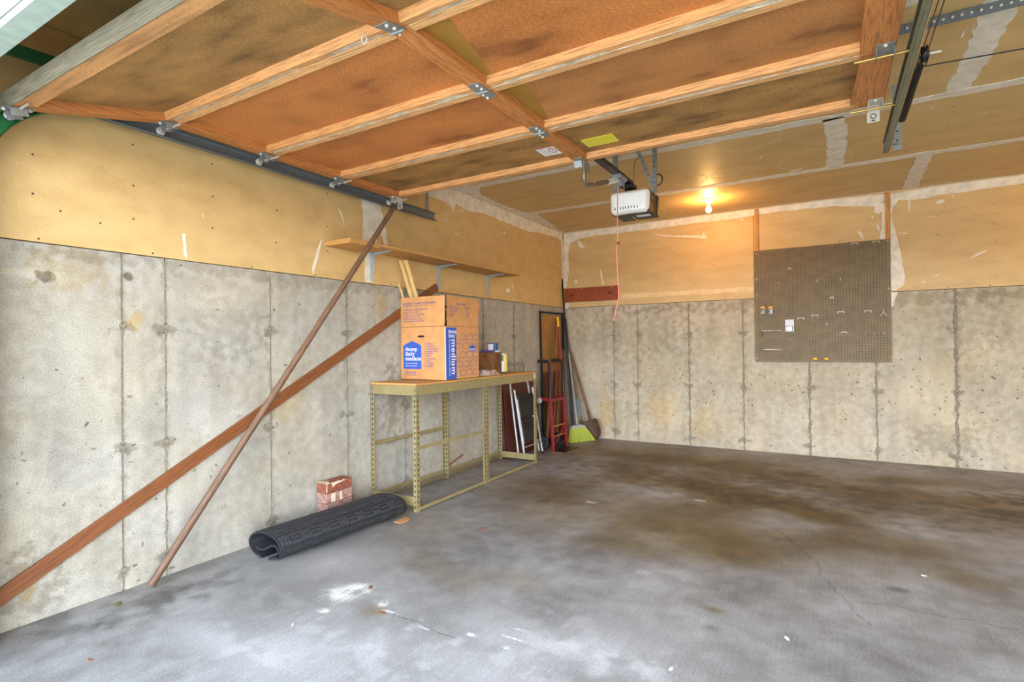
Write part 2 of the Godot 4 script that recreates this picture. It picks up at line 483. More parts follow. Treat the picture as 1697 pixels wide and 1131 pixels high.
# ---------------------------------------------------------------- room
var jl := [5.78, 5.104, 4.903, 4.288, 3.67, 3.065, 2.5, 1.896, 1.288, 0.68, 0.0]
var jb := [0.0, 0.68, 0.98, 1.588, 2.168, 2.803, 3.382, 4.001, 4.6, 5.2, 5.8, RX]

func form_wall(parent: Node3D, face: int, joints: Array, mat: Material, seam_w: Array) -> void:
	for i in joints.size() - 1:
		var a := minf(joints[i], joints[i + 1]) + 0.0025
		var b := maxf(joints[i], joints[i + 1]) - 0.0025
		var pr := rng.randf_range(-0.0025, 0.0025)
		var st := ST()
		uvm = 1 if face == 0 else 2
		uvo = Vector2(0, HL) if face == 0 else Vector2(0, HL)
		uvs = Vector2(FZ, -HL) if face == 0 else Vector2(RX, -HL)
		var c := Vector3(-0.015 + pr, HL / 2, (a + b) / 2) if face == 0 else Vector3((a + b) / 2, HL / 2, -0.015 + pr)
		var s := Vector3(0.03, HL, b - a) if face == 0 else Vector3(b - a, HL, 0.03)
		box(st, c, s, 0.002)
		uvm = 0
		obj("concrete_panel", st, mat, parent)
	for i in range(1, joints.size() - 1):
		var w: float = seam_w[i % seam_w.size()]
		var pts := []
		var left := []
		var n := 60
		var ph := rng.randf() * 10
		for k in n + 1:
			var y := HL * k / n * 0.985 + 0.004
			var ww: float = w * (0.35 + 0.65 * absf(sin(k * 0.5 + ph) * sin(k * 0.23 + ph * 2))) + rng.randf_range(0, w * 0.4)
			for ty in [0.10, 0.70, 1.29]:
				var d: float = absf(y - ty)
				if d < 0.04: ww += rng.randf_range(0.006, 0.02) * (1.0 - d / 0.04)
			var off := rng.randf_range(-1, 1) * w * 0.25
			pts.append(Vector2(off + ww * 0.5, y))
			left.push_front(Vector2(off - ww * 0.5, y))
		pts.append_array(left)
		var st := ST()
		var b := face_basis(face)
		var o := Vector3(-0.002, 0, joints[i]) if face == 0 else Vector3(joints[i], 0, -0.002)
		prism(st, PackedVector2Array(pts), Transform3D(b, o), 0.0055)
		obj("form_seam", st, M.seam, parent)
		for ty in [0.10, 0.70, 1.29]:           # ragged lumps round the snapped form ties
			for sgn in [0.0, 1.0, -1.0]:
				if sgn != 0.0 and rng.randf() < 0.35: continue
				var st2 := ST()
				var pl := []
				var cy: float = ty + rng.randf_range(-0.012, 0.012)
				var cxo: float = sgn * rng.randf_range(0.03, 0.055)
				var rr := rng.randf_range(0.012, 0.02) if sgn == 0.0 else rng.randf_range(0.005, 0.011)
				for k in 11:
					var r2 := rr * rng.randf_range(0.6, 1.15)
					pl.append(Vector2(cxo + cos(TAU * k / 11) * r2 * 1.3, cy + sin(TAU * k / 11) * r2 * 0.8))
				prism(st2, PackedVector2Array(pl), Transform3D(b, o), 0.009 if sgn == 0.0 else 0.006)
				obj("form_tie", st2, M.seam, parent)

func screws(parent: Node, px: Array, face: int, val: float) -> void:
	var st := ST()
	var b := face_basis(face)
	for i in range(0, px.size(), 2):
		var p := at(px[i], px[i + 1], face, val)
		lathe(st, [Vector2(0.0, 0.0022), Vector2(0.0042, 0.002), Vector2(0.005, -0.001)], Transform3D(Basis(b.x, b.z, -b.y), p), 8)
	tag(obj("screw_heads", st, M.screw, parent), "", "", "", "stuff")

func build_room() -> void:
	# floor slab
	var f := setting("floor", "stained grey concrete garage floor with brown patches", "floor")
	M.floor = plain(Color.WHITE, 0.6)
	M.floor.albedo_texture = floor_tex(1800, 1800, 0.0, 0.0, RX, FZ + 0.32)
	var st := ST()
	uvm = 3; uvo = Vector2.ZERO; uvs = Vector2(RX, FZ + 0.32)
	box(st, Vector3(RX / 2, -0.1, (FZ + 0.32) / 2), Vector3(RX, 0.2, FZ + 0.32))
	uvm = 0
	obj("slab", st, M.floor, f)
	st = ST()
	box(st, Vector3(3, -0.13, 18.1), Vector3(40, 0.2, 24))
	tag(obj("driveway", st, M.driveway), "pale concrete driveway outside the open garage", "driveway", "", "structure")
	# left wall
	var wl := setting("wall_left", "side wall of grey board-formed concrete below bare tan drywall", "wall")
	M.conc_l = plain(c8(240, 237, 230), 0.85)
	M.conc_l.albedo_texture = concrete_tex(2048, 588, 11, 520, jl.slice(1, -1).map(func(z): return z / FZ), [[at(75, 460, 0, 0).z / FZ, 1 - at(75, 460, 0, 0).y / HL, .007, .022, -.25, false], [at(60, 455, 0, 0).z / FZ, 1 - at(60, 455, 0, 0).y / HL, .02, .02, .07, false], [at(213, 458, 0, 0).z / FZ, 1 - at(213, 458, 0, 0).y / HL, .004, .016, -.22, false], [at(225, 497, 0, 0).z / FZ, .2, .008, .03, .06, true], [at(120, 430, 0, 0).z / FZ, .06, .04, .07, .03, true], [at(45, 1000, 0, 0).z / FZ, .9, .008, .05, .05, true], [at(480, 690, 0, 0).z / FZ, .5, .03, .1, .03, true], [at(630, 500, 0, 0).z / FZ, .1, .012, .1, .05, true], [at(650, 690, 0, 0).z / FZ, .55, .02, .2, -.08, false], [at(350, 470, 0, 0).z / FZ, .12, .05, .06, .05, false], [at(380, 480, 0, 0).z / FZ, .2, .04, .15, -.04, false], [.7, .02, .3, .03, -.05, false], [.95, .9, .03, .1, -.08, false], [.9, .35, .03, .2, .04, false], [.82, .6, .03, .2, .03, false]], Vector2(0.3, 0.95))
	form_wall(wl, 0, jl, M.conc_l, [0.006, 0.005, 0.012, 0.007])
	st = ST()
	box(st, Vector3(-0.13, HL / 2, FZ / 2), Vector3(0.2, HL, FZ + 0.3))
	box(st, Vector3(-0.13, (HL + HC) / 2 + 0.05, FZ / 2), Vector3(0.2, HC - HL + 0.1, FZ + 0.3))
	obj("wall_core", st, M.core, wl)
	for z in [[0.006, 3.44], [3.443, FZ]]:
		st = ST()
		box(st, Vector3(-0.008, (HL + 0.004 + HC) / 2, (z[0] + z[1]) / 2), Vector3(0.024, HC - HL - 0.004, z[1] - z[0]), 0.002)
		obj("drywall_panel", st, M.drywall, wl)
	var w0 := 0.0042
	patch("joint_compound", [597, 325, 628, 332, 632, 349, 640, 385, 643, 410, 637, 408, 628, 375, 624, 405, 621, 425, 618, 469, 605, 468, 604, 421, 600, 405, 602, 351], 0, w0, M.compound, wl)
	patch3("joint_compound", [Vector3(w0, HC - 0.002, 3.5), Vector3(w0, HC - 0.12, 3.4), at(744, 338, 0, w0), at(752, 351, 0, w0), at(755, 338, 0, w0), at(778, 351, 0, w0), at(800, 353, 0, w0), at(840, 370, 0, w0), at(875, 384, 0, w0), at(898, 387, 0, w0), at(922, 394, 0, w0), Vector3(w0, HC - 0.1, 0.02), Vector3(w0, HC - 0.002, 0.02)], 0, M.compound, wl)
	patch3("joint_compound", [Vector3(w0, HC - 0.09, 0.055), Vector3(w0, HL + 0.05, 0.03), Vector3(w0, HL + 0.05, 0.008), Vector3(w0, HC - 0.09, 0.008)], 0, M.compound, wl)
	for q in [[302, 388, 307, 387, 310, 430, 305, 422], [520, 456, 517, 447, 527, 410, 533, 398, 528, 425, 523, 440], [752, 385, 760, 392, 758, 388], [833, 386, 838, 384, 836, 390], [560, 345, 570, 370, 566, 352], [335, 357, 338, 352, 337, 364], [735, 362, 742, 370, 738, 364], [764, 347, 768, 350, 765, 352], [838, 480, 844, 476, 846, 484, 840, 486], [848, 476, 850, 470, 851, 482], [690, 300, 694, 304, 690, 305]]:
		patch("plaster_scrape", q, 0, w0, M.compound, wl, 0.001, 0.02, 0.001)
	screws(wl, [54, 321, 221, 308, 221, 363, 64, 396, 253, 420, 352, 326, 352, 378, 417, 443, 459, 349, 458, 402, 542, 321, 542, 376, 542, 416, 522, 456, 54, 546 - 290, 220, 240, 351, 272, 767, 388, 766, 400, 620, 352, 669, 353, 723, 382, 668, 405, 722, 415, 647, 472, 695, 480, 870, 415, 760, 487, 880, 500, 908, 400, 100, 350, 300, 440, 166, 370], 0, 0.0035)
	# back wall
	var wb := setting("wall_back", "end wall of grey formed concrete below tan drywall with plaster joints", "wall")
	M.conc_b = plain(c8(255, 245, 226), 0.85)  # warm tint paints bulb light into the end wall concrete
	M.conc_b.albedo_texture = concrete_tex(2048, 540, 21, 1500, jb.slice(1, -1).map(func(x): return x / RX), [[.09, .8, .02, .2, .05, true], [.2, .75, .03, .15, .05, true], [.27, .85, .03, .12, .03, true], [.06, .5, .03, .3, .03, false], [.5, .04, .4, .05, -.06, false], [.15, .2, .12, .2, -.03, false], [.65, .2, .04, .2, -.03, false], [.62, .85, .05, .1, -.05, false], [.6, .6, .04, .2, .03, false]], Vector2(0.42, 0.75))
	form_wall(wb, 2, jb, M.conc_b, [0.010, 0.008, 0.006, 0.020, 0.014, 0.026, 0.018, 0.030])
	st = ST()
	box(st, Vector3(RX / 2, HC / 2 + 0.05, -0.13), Vector3(RX + 0.5, HC + 0.1, 0.2))
	obj("wall_core", st, M.core, wb)
	var b0 := 0.0042
	for x in [[0.006, 2.29], [2.293, 3.5], [3.503, RX]]:
		st = ST()
		box(st, Vector3((x[0] + x[1]) / 2, (HL + 0.004 + HC) / 2, -0.008), Vector3(x[1] - x[0], HC - HL - 0.004, 0.024), 0.002)
		obj("drywall_panel", st, M.drywall, wb)
	patch("joint_compound", [934, 388, 1100, 366, 1252, 347, 1360, 333, 1466, 322, 1466, 332, 1448, 342, 1380, 342, 1300, 350, 1256, 356, 1200, 365, 1160, 369, 1080, 380, 1020, 387, 990, 390, 960, 396, 945, 403, 942, 420, 943, 450, 938, 478, 934, 478], 2, b0, M.compound, wb)
	patch("joint_compound", [1450, 338, 1470, 336, 1470, 397, 1458, 397, 1462, 375, 1462, 350, 1455, 356, 1449, 352], 2, b0, M.compound, wb)
	patch("joint_compound", [1476, 322, 1580, 305, 1697, 290, 1697, 304, 1640, 312, 1560, 323, 1520, 331, 1490, 332, 1479, 345, 1478, 365, 1487, 395, 1494, 425, 1500, 460, 1498, 472, 1485, 482, 1476, 482], 2, b0, M.compound, wb)
	patch("joint_compound", [1697, 290, 1760, 282, 1900, 262, 1900, 278, 1697, 304], 2, b0, M.compound, wb)
	patch("joint_compound", [1030, 488, 1140, 481, 1249, 476, 1249, 483, 1140, 489, 1030, 495], 2, b0, M.thin_compound, wb, 0.001, 0.05, 0.006)
	patch("joint_compound", [934, 505, 943, 499, 942, 511, 936, 513], 2, b0, M.compound, wb)
	patch("joint_compound", [1476, 484, 1488, 484, 1484, 494, 1480, 508, 1476, 508], 2, 0.0035, M.compound, wb)
	for q in [[1080, 388, 1120, 391, 1160, 390, 1172, 392, 1170, 396, 1150, 394, 1100, 392], [1164, 390, 1166, 385, 1170, 394, 1172, 396, 1163, 395], [994, 445, 997, 450, 1001, 471, 998, 471, 995, 458], [957, 399, 962, 400, 966, 408, 970, 402, 968, 412, 960, 410], [1228, 364, 1232, 361, 1230, 368], [1420, 382, 1428, 385, 1432, 396, 1428, 396], [1551, 335, 1560, 330, 1567, 332, 1562, 336, 1553, 339], [1505, 333, 1509, 334, 1508, 350, 1505, 346], [1525, 361, 1545, 359, 1556, 358, 1545, 360], [1605, 429, 1620, 420, 1636, 414, 1634, 417, 1620, 424], [1543, 460, 1560, 453, 1562, 452, 1556, 456, 1546, 460], [1571, 447, 1576, 444, 1573, 446], [1526, 470, 1532, 465, 1533, 468], [1582, 411, 1590, 411, 1588, 412], [1576, 325, 1582, 323, 1581, 327], [1442, 360, 1448, 358, 1447, 362], [1452, 375, 1456, 372, 1458, 382, 1454, 380], [1488, 387, 1504, 386, 1502, 388], [953, 466, 955, 462, 957, 470, 953, 471]]:
		patch("plaster_scrape", q, 2, b0, M.compound, wb, 0.001, 0.02, 0.001)
	screws(wb, [966, 437, 1016, 430, 1044, 417, 1065, 416, 1068, 400, 1068, 428, 1126, 423, 1126, 455, 966, 467, 1067, 462, 1249, 403, 1249, 440, 1553, 389, 1554, 358, 1648, 338, 1648, 371, 1650, 401, 1571, 476, 1641, 473, 1485, 480, 1126, 486, 1100, 489, 1156, 487, 1202, 491, 1230, 480, 1010, 506, 980, 508, 1316, 395, 1391, 400, 1182, 440], 2, 0.0035)
	# ceiling
	var wc := setting("ceiling", "unpainted tan drywall ceiling with pale taped joints", "ceiling")
	var zs := [0.0, 1.15, 2.34, 3.56, 4.78, FZ]
	for i in 5:
		for x in [[0.006, 3.05], [3.053, RX]] if i % 2 == 1 else [[0.006, 3.66], [3.663, RX]]:
			st = ST()
			box(st, Vector3((x[0] + x[1]) / 2, HC + 0.006, (zs[i] + zs[i + 1]) / 2), Vector3(x[1] - x[0], 0.012, zs[i + 1] - zs[i] - 0.003))
			obj("drywall_panel", st, M.drywall, wc)
	st = ST()
	box(st, Vector3(RX / 2, HC + 0.11, FZ / 2 + 0.1), Vector3(RX + 0.5, 0.19, FZ + 0.7))
	obj("ceiling_core", st, M.core, wc)
	for i in range(1, 5):
		var z: float = zs[i]
		patch3("joint_compound", [Vector3(0.02, HC, z - 0.04), Vector3(1.6, HC, z - 0.045), Vector3(RX, HC, z - 0.04), Vector3(RX, HC, z + 0.04), Vector3(3.0, HC, z + 0.05), Vector3(0.02, HC, z + 0.045)], 1, M.compound, wc, 0.0012, 0.08, 0.01)
		var x := 3.05 if i % 2 == 1 else 3.66
		patch3("joint_compound", [Vector3(x - 0.06, HC, z + 0.03), Vector3(x + 0.05, HC, z + 0.03), Vector3(x + 0.075, HC, z + 0.5), Vector3(x + 0.07, HC, z + 0.9), Vector3(x + 0.05, HC, minf(z + 1.18, FZ - 0.02)), Vector3(x - 0.07, HC, minf(z + 1.18, FZ - 0.02)), Vector3(x - 0.05, HC, z + 0.6)], 1, M.compound, wc, 0.0014, 0.03, 0.009)
	patch3("joint_compound", [Vector3(3.61, HC, 0.02), Vector3(3.73, HC, 0.02), Vector3(3.72, HC, 0.6), Vector3(3.71, HC, 1.1), Vector3(3.61, HC, 1.1), Vector3(3.6, HC, 0.5)], 1, M.compound, wc, 0.0014, 0.03, 0.008)
	patch3("joint_compound", [Vector3(0.008, HC, 3.4), Vector3(0.008, HC, 0.008), Vector3(0.05, HC, 0.008), Vector3(0.05, HC, 0.25), Vector3(0.11, HC, 0.5), Vector3(0.16, HC, 0.8), Vector3(0.2, HC, 1.1), Vector3(0.11, HC, 1.3), Vector3(0.09, HC, 1.8), Vector3(0.12, HC, 2.1), Vector3(0.24, HC, 2.3), Vector3(0.1, HC, 2.6), Vector3(0.09, HC, 3.4)], 1, M.compound, wc, 0.0012, 0.04, 0.01)
	patch3("joint_compound", [Vector3(0.06, HC, 0.008), Vector3(RX, HC, 0.008), Vector3(RX, HC, 0.03), Vector3(0.06, HC, 0.025)], 1, M.compound, wc, 0.0012, 0.05, 0.004)
	for q in [[1143, 299, 0.14], [1200, 290, 0.1], [966, 322, 0.07], [1235, 232, 0.22], [1350, 265, 0.25], [1070, 352, 0.2]]:       # rings left by the sanding of screw spots
		var c := at(q[0], q[1], 1, HC)
		st = ST()
		var w := 0.018
		for k in 40:
			if rng.randf() < 0.06: continue
			var a0 := TAU * k / 40
			var a1 := TAU * (k + 1) / 40
			var pp := [Vector2(cos(a0), sin(a0)) * q[2], Vector2(cos(a1), sin(a1)) * q[2], Vector2(cos(a1), sin(a1)) * (q[2] + w), Vector2(cos(a0), sin(a0)) * (q[2] + w)]
			prism(st, PackedVector2Array(pp), Transform3D(face_basis(1), c), 0.0006)
		obj("plaster_ring", st, M.ghost, wc)
	for q in [[1258, 262, 1264, 258, 1262, 262], [1308, 285, 1330, 278, 1322, 283], [1595, 52, 1600, 48, 1596, 60, 1592, 62], [1610, 50, 1616, 44, 1612, 56], [1100, 318, 1110, 316, 1106, 319], [1540, 180, 1552, 172, 1544, 180]]:
		patch("plaster_scrape", q, 1, HC, M.compound, wc, 0.001, 0.02, 0.001)
	screws(wc, [1580, 177, 1570, 205, 1545, 235, 1350, 225, 1290, 300, 1400, 305, 1640, 190, 1120, 283, 1040, 300, 1250, 330, 1500, 250, 1600, 255], 1, HC)
	# far side wall and front wall with the open doorway
	var wr := setting("wall_right", "far side wall of the garage, concrete below drywall", "wall")
	st = ST()
	box(st, Vector3(RX + 0.11, HL / 2, FZ / 2), Vector3(0.2, HL, FZ + 0.3))
	obj("concrete_base", st, M.conc_side, wr)
	st = ST()
	box(st, Vector3(RX + 0.11, (HL + HC) / 2, FZ / 2), Vector3(0.2, HC - HL, FZ + 0.3))
	obj("drywall_panel", st, M.drywall, wr)
	var wf := setting("wall_front", "garage front wall around the raised door with grey green header", "wall")
	st = ST()
	box(st, Vector3(0.035, 1.4, FZ + 0.16), Vector3(0.47, 3.0, 0.30))
	box(st, Vector3(3.62, 1.4, FZ + 0.09), Vector3(0.26, 3.0, 0.16))
	box(st, Vector3(6.35, 1.4, FZ + 0.09), Vector3(0.3, 3.0, 0.16))
	box(st, Vector3(4.975, 2.57, FZ + 0.09), Vector3(2.45, 0.82, 0.16))
	box(st, Vector3(1.84, 2.62, FZ + 0.05), Vector3(3.4, 0.72, 0.08))
	obj("wall_core", st, M.siding, wf)
	st = ST()
	box(st, Vector3(1.84, 2.2, 5.777), Vector3(3.3, 0.10, 0.066), 0.003)
	obj("header", st, M.grey_paint, wf)
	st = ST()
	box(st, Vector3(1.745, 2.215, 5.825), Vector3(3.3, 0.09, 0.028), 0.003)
	obj("header_lit_trim", st, M.plain_white, wf)  # white colour stands for outdoor light on grey green trim
	st = ST()
	box(st, Vector3(3.2, 2.9, FZ + 0.85), Vector3(9.5, 0.1, 1.6))
	obj("lengthened_soffit", st, M.plain_white, wf)  # unseen eave, lengthened to keep sky light off the near floor

# ---------------------------------------------------------------- garage door
const DX0 := 0.185
const DX1 := 3.235
const DXC := 1.715
var sec_o: Vector3
var sec_b: Basis
func sp(x: float, s: float, h: float) -> Vector3: return sec_o + Vector3(x, 0, 0) + sec_b.z * s + sec_b.y * h
func sbox(st: SurfaceTool, x0: float, x1: float, s0: float, s1: float, h0: float, h1: float, bev := 0.002) -> void:
	box(st, sp((x0 + x1) / 2, (s0 + s1) / 2, (h0 + h1) / 2), Vector3(x1 - x0, h1 - h0, s1 - s0), bev, sec_b)

func hinge(parent: Node, x: float, s: float, w: float, l: float, wide: bool) -> void:
	var st := ST()
	sbox(st, x - w / 2, x + w / 2, s - l / 2, s - 0.004, -0.003, 0, 0.0008)
	sbox(st, x - w / 2, x + w / 2, s + 0.004, s + l / 2, -0.003, 0, 0.0008)
	tube(st, [sp(x - w * 0.5, s, -0.007), sp(x + w * 0.5, s, -0.007)], 0.006, 10)
	var h := obj("hinge", st, M.steel, parent)
	for k in [-1, 1]:
		for j in [0.32, 0.78]:
			st = ST()
			lathe(st, [Vector2(0, -0.009), Vector2(0.005, -0.0085), Vector2(0.0075, -0.005), Vector2(0.0075, 0)], Transform3D(sec_b, sp(x + (0.012 if wide else 0.0) * k, s + k * l / 2 * j, -0.003)), 8)
			obj("bolt", st, M.zinc, h)

func roller_hinge(parent: Node, x: float, s: float, toward: float, y: float, bright := false) -> void:
	# bracket plate on the stile, pin and wheel running in the track
	var st := ST()
	var p := sp(x, s, 0)
	sbox(st, x - 0.03, x + 0.03, s - 0.055, s + 0.055, -0.003, 0, 0.0008)
	sbox(st, x - 0.03, x - 0.027, s - 0.02, s + 0.035, -0.036, 0, 0.0005)
	sbox(st, x + 0.027, x + 0.03, s - 0.02, s + 0.035, -0.036, 0, 0.0005)
	var h := obj("roller_bracket", st, M.zinc if bright else M.steel, parent)
	for k in [-0.04, 0.045]:
		st = ST()
		lathe(st, [Vector2(0, -0.009), Vector2(0.005, -0.0085), Vector2(0.008, -0.005), Vector2(0.008, 0)], Transform3D(sec_b, sp(x, s + k, -0.003)), 8)
		obj("bolt", st, M.zinc, h)
	st = ST()
	var a := Vector3(p.x - toward * 0.1, y, p.z)
	var e := Vector3(p.x + toward * 0.085, y, p.z)
	tube(st, [a, e], 0.0055, 10)
	obj("roller_pin", st, M.brass if toward > 0 else M.zinc, h)
	st = ST()
	lathe(st, [Vector2(0.004, -0.006), Vector2(0.012, -0.006), Vector2(0.014, -0.004), Vector2(0.019, -0.006), Vector2(0.021, 0), Vector2(0.019, 0.006), Vector2(0.014, 0.004), Vector2(0.012, 0.006), Vector2(0.004, 0.006)], Transform3D(Basis(Vector3(0, 1, 0), Vector3(1, 0, 0), Vector3(0, 0, -1)), e), 20)
	obj("roller_wheel", st, M.chrome, h)

func build_door() -> void:
	var d := thing("garage_door", "raised sectional wooden garage door with orange framed plywood panels, seen from below", "garage door", Vector3(DXC, 2.3, 4.4))
	# sections as [far z, far y, near z, near y, panel materials]
	var secs := [[3.352, 2.30, 3.908, 2.30, M.ply_olive, M.ply_olive], [3.912, 2.30, 4.446, 2.30, M.ply_rust, M.ply_brown], [4.450, 2.30, 4.984, 2.30, M.ply_rust, M.ply_rust], [4.989, 2.299, 5.592, 2.150, M.ply_olive, M.ply_olive]]
	for i in 4:
		var q = secs[i]
		sec_o = Vector3(0, q[1], q[0])
		var w := Vector3(0, q[3] - q[1], q[2] - q[0])
		var L := w.length()
		w /= L
		sec_b = Basis(Vector3(1, 0, 0), w.cross(Vector3(1, 0, 0)), w)
		var st := ST()
		sbox(st, DX0, DX1, 0.0, L, 0.042, 0.05)
		var s := obj("door_section", st, M.weathered, d)
		var nr := 0.04 if i < 3 else 0.082      # near rail
		var fr := 0.045 if i == 0 else 0.038
		var xs := [[DX0, DX0 + 0.075], [DXC - 0.04, DXC + 0.04], [DX1 - 0.115, DX1]]
		for x in xs:
			st = ST()
			sbox(st, x[0], x[1], 0, L, 0, 0.042)
			obj("stile", st, M.cedar_z, s)
		for k in 2:
			var x0: float = xs[k][1]
			var x1: float = xs[k + 1][0]
			st = ST()
			sbox(st, x0, x1, fr, L - nr, 0.036, 0.042, 0.0)
			obj("plywood_panel", st, q[4 + k], s)
			st = ST()
			sbox(st, x0, x1, 0, fr, 0.001, 0.042)
			obj("rail", st, M.cedar_x, s)
			st = ST()
			sbox(st, x0, x1, L - nr, L, 0.001, 0.042)
			obj("rail", st, M.bottom_rail if i == 3 else M.cedar_pale, s)
			if i > 0:              # weathered white paint along the joint
				var x := x0 + rng.randf_range(0.0, 0.1)
				while x < x1 - 0.12:
					var e := minf(x + rng.randf_range(0.15, 0.55), x1 - 0.02)
					var pl := ragged([Vector2(x, 0.001), Vector2(e, 0.001), Vector2(e - 0.03, 0.014), Vector2((x + e) / 2, rng.randf_range(0.014, 0.03)), Vector2(x + 0.03, 0.016)], 0.03, 0.0012)
					st = ST()
					prism(st, pl, Transform3D(Basis(Vector3(1, 0, 0), sec_b.z, -sec_b.y), sp(0, 0, 0.0008)), 0.0008)
					obj("paint_streak", st, M.old_paint, s)
					x = e + rng.randf_range(0.0, 0.25)
				if i == 1 and k == 1 or i == 2:
					st = ST()
					sbox(st, x0 + 0.01, x1 - 0.02, 0.0, 0.004, -0.0016, 0.001, 0.0)
					obj("paint_streak", st, M.old_paint, s)
		if i == 3:
			st = ST()
			sbox(st, DX0, DX1, L, L + 0.008, -0.004, 0.055, 0.003)
			obj("bottom_edge", st, M.weathered, s)
			st = ST()
			tube(st, [sp(1.63, 0.085, 0.0), sp(1.63, 0.085, -0.016)], 0.0025, 8)
			var ring := []
			for k in 13: ring.append(sp(1.63 + 0.012 * sin(TAU * k / 13), 0.085, -0.028) + sec_b.y * 0.012 * cos(TAU * k / 13))
			tube(st, ring, 0.0025, 8)
			obj("eye_bolt", st, M.zinc, s)
		if i == 1 or i == 2:      # lighter unstained wedge beside the centre stile
			st = ST()
			var x := DXC + 0.04
			prism(st, ragged([Vector2(x, fr), Vector2(x + 0.03, fr), Vector2(x + 0.075, L * 0.4), Vector2(x + 0.12, L - nr), Vector2(x, L - nr)], 0.03, 0.003), Transform3D(Basis(Vector3(1, 0, 0), sec_b.z, -sec_b.y), sp(0, 0, 0.036)), 0.0008)
			obj("unstained_wedge", st, M.ply_gold, s)
		if i > 0:
			hinge(d, DXC - 0.005, -0.002, 0.06, 0.17 if i == 3 else 0.15, true)
			roller_hinge(d, DX0 + 0.035, -0.002, -1.0, 2.275)
			roller_hinge(d, DX1 - 0.035, -0.002, 1.0, 2.275)
		else:
			roller_hinge(d, DX0 + 0.035, 0.02, -1.0, 2.275, true)
			roller_hinge(d, DX1 - 0.035, 0.02, 1.0, 2.275, true)
			# white adjusting plates under the top corner brackets
			for x in [DX0 + 0.02, DX1 - 0.02]:
				st = ST()
				box(st, Vector3(x - 0.022 * signf(x - 1.7), 2.262, 3.348), Vector3(0.05, 0.085, 0.003), 0.0008)
				var pl := obj("bracket_plate", st, M.zinc, d)
				st = ST()
				lathe(st, [Vector2(0.009, 0.0012), Vector2(0.0125, 0.0012), Vector2(0.0125, 0), Vector2(0.009, 0)], Transform3D(Basis(Vector3(1, 0, 0), PI / 2), Vector3(x - 0.022 * signf(x - 1.7), 2.248, 3.3496)), 16)
				box(st, Vector3(x - 0.022 * signf(x - 1.7), 2.228, 3.350), Vector3(0.014, 0.005, 0.001))
				box(st, Vector3(x - 0.022 * signf(x - 1.7), 2.285, 3.350), Vector3(0.012, 0.010, 0.001))
				obj("slots", st, M.hole, pl).set_meta("kind", "stuff")
			label_plate(d, [1.806, 1.992, 3.478, 3.602], 2.336, 0)
			label_plate(d, [1.522, 1.648, 3.474, 3.615], 2.336, 1)
		if i == 3:
			roller_hinge(d, DX0 + 0.03, L - 0.03, -1.0, 2.150 + 0.0)
	# triangular gusset at the far corner of the wide stile
	var st3 := ST()
	prism(st3, PackedVector2Array([Vector2(3.10, 3.40), Vector2(3.135, 3.40), Vector2(3.121, 3.80)]), Transform3D(Basis(Vector3(1, 0, 0), Vector3(0, 0, 1), Vector3(0, -1, 0)), Vector3(0, 2.301, 0)), -0.02)
	obj("gusset", st3, M.ply_brown, d)
	# lift arm bracket
	st3 = ST()
	bar(st3, Vector3(1.716, 2.298, 3.44), Vector3(1.716, 2.298, 3.31), 0.05, 0.004)
	bar(st3, Vector3(1.700, 2.298, 3.40), Vector3(1.700, 2.262, 3.385), 0.004, 0.05, Vector3.RIGHT)
	box(st3, Vector3(1.742, 2.268, 3.36), Vector3(0.004, 0.06, 0.10), 0.001)
	obj("arm_bracket", st3, M.steel, d)

func label_plate(parent: Node, r: Array, y: float, kind: int) -> void:
	var im := Image.create_empty(160, 80, false, Image.FORMAT_RGB8)
	if kind == 0:
		im.fill(c8(226, 210, 62))
		for k in 7:
			for x in range(8, 152):
				if (x * 7 + k * 13) % 11 > 2: im.set_pixel(x, 12 + k * 9, c8(150, 132, 40)); im.set_pixel(x, 13 + k * 9, c8(170, 150, 40))
	else:
		im.fill(c8(236, 234, 226))
		for x in 160:
			for y2 in 80:
				var d := Vector2((x - 104) * 0.8, y2 - 40).length()
				if absf(d - 20) < 2.5 or (d < 20 and absf((x - 104) * 0.8 - (y2 - 40)) < 2.0): im.set_pixel(x, y2, c8(150, 50, 40))
				elif x < 70 and y2 % 9 < 2 and x > 8: im.set_pixel(x, y2, c8(160, 158, 156))
				elif y2 > 74: im.set_pixel(x, y2, c8(170, 60, 40))
	var m := plain(Color.WHITE, 0.5)
	m.albedo_texture = ImageTexture.create_from_image(im)
	var st := ST()
	uvm = 3; uvo = Vector2(r[0], r[2]); uvs = Vector2(r[1] - r[0], r[3] - r[2])
	box(st, Vector3((r[0] + r[1]) / 2, y - 0.0012, (r[2] + r[3]) / 2), Vector3(r[1] - r[0], 0.001, r[3] - r[2]))
	uvm = 0
	var o := obj("warning_label", st, m, parent)
	o.set_meta("label", "yellow printed warning label" if kind == 0 else "white warning label with red prohibition circle")

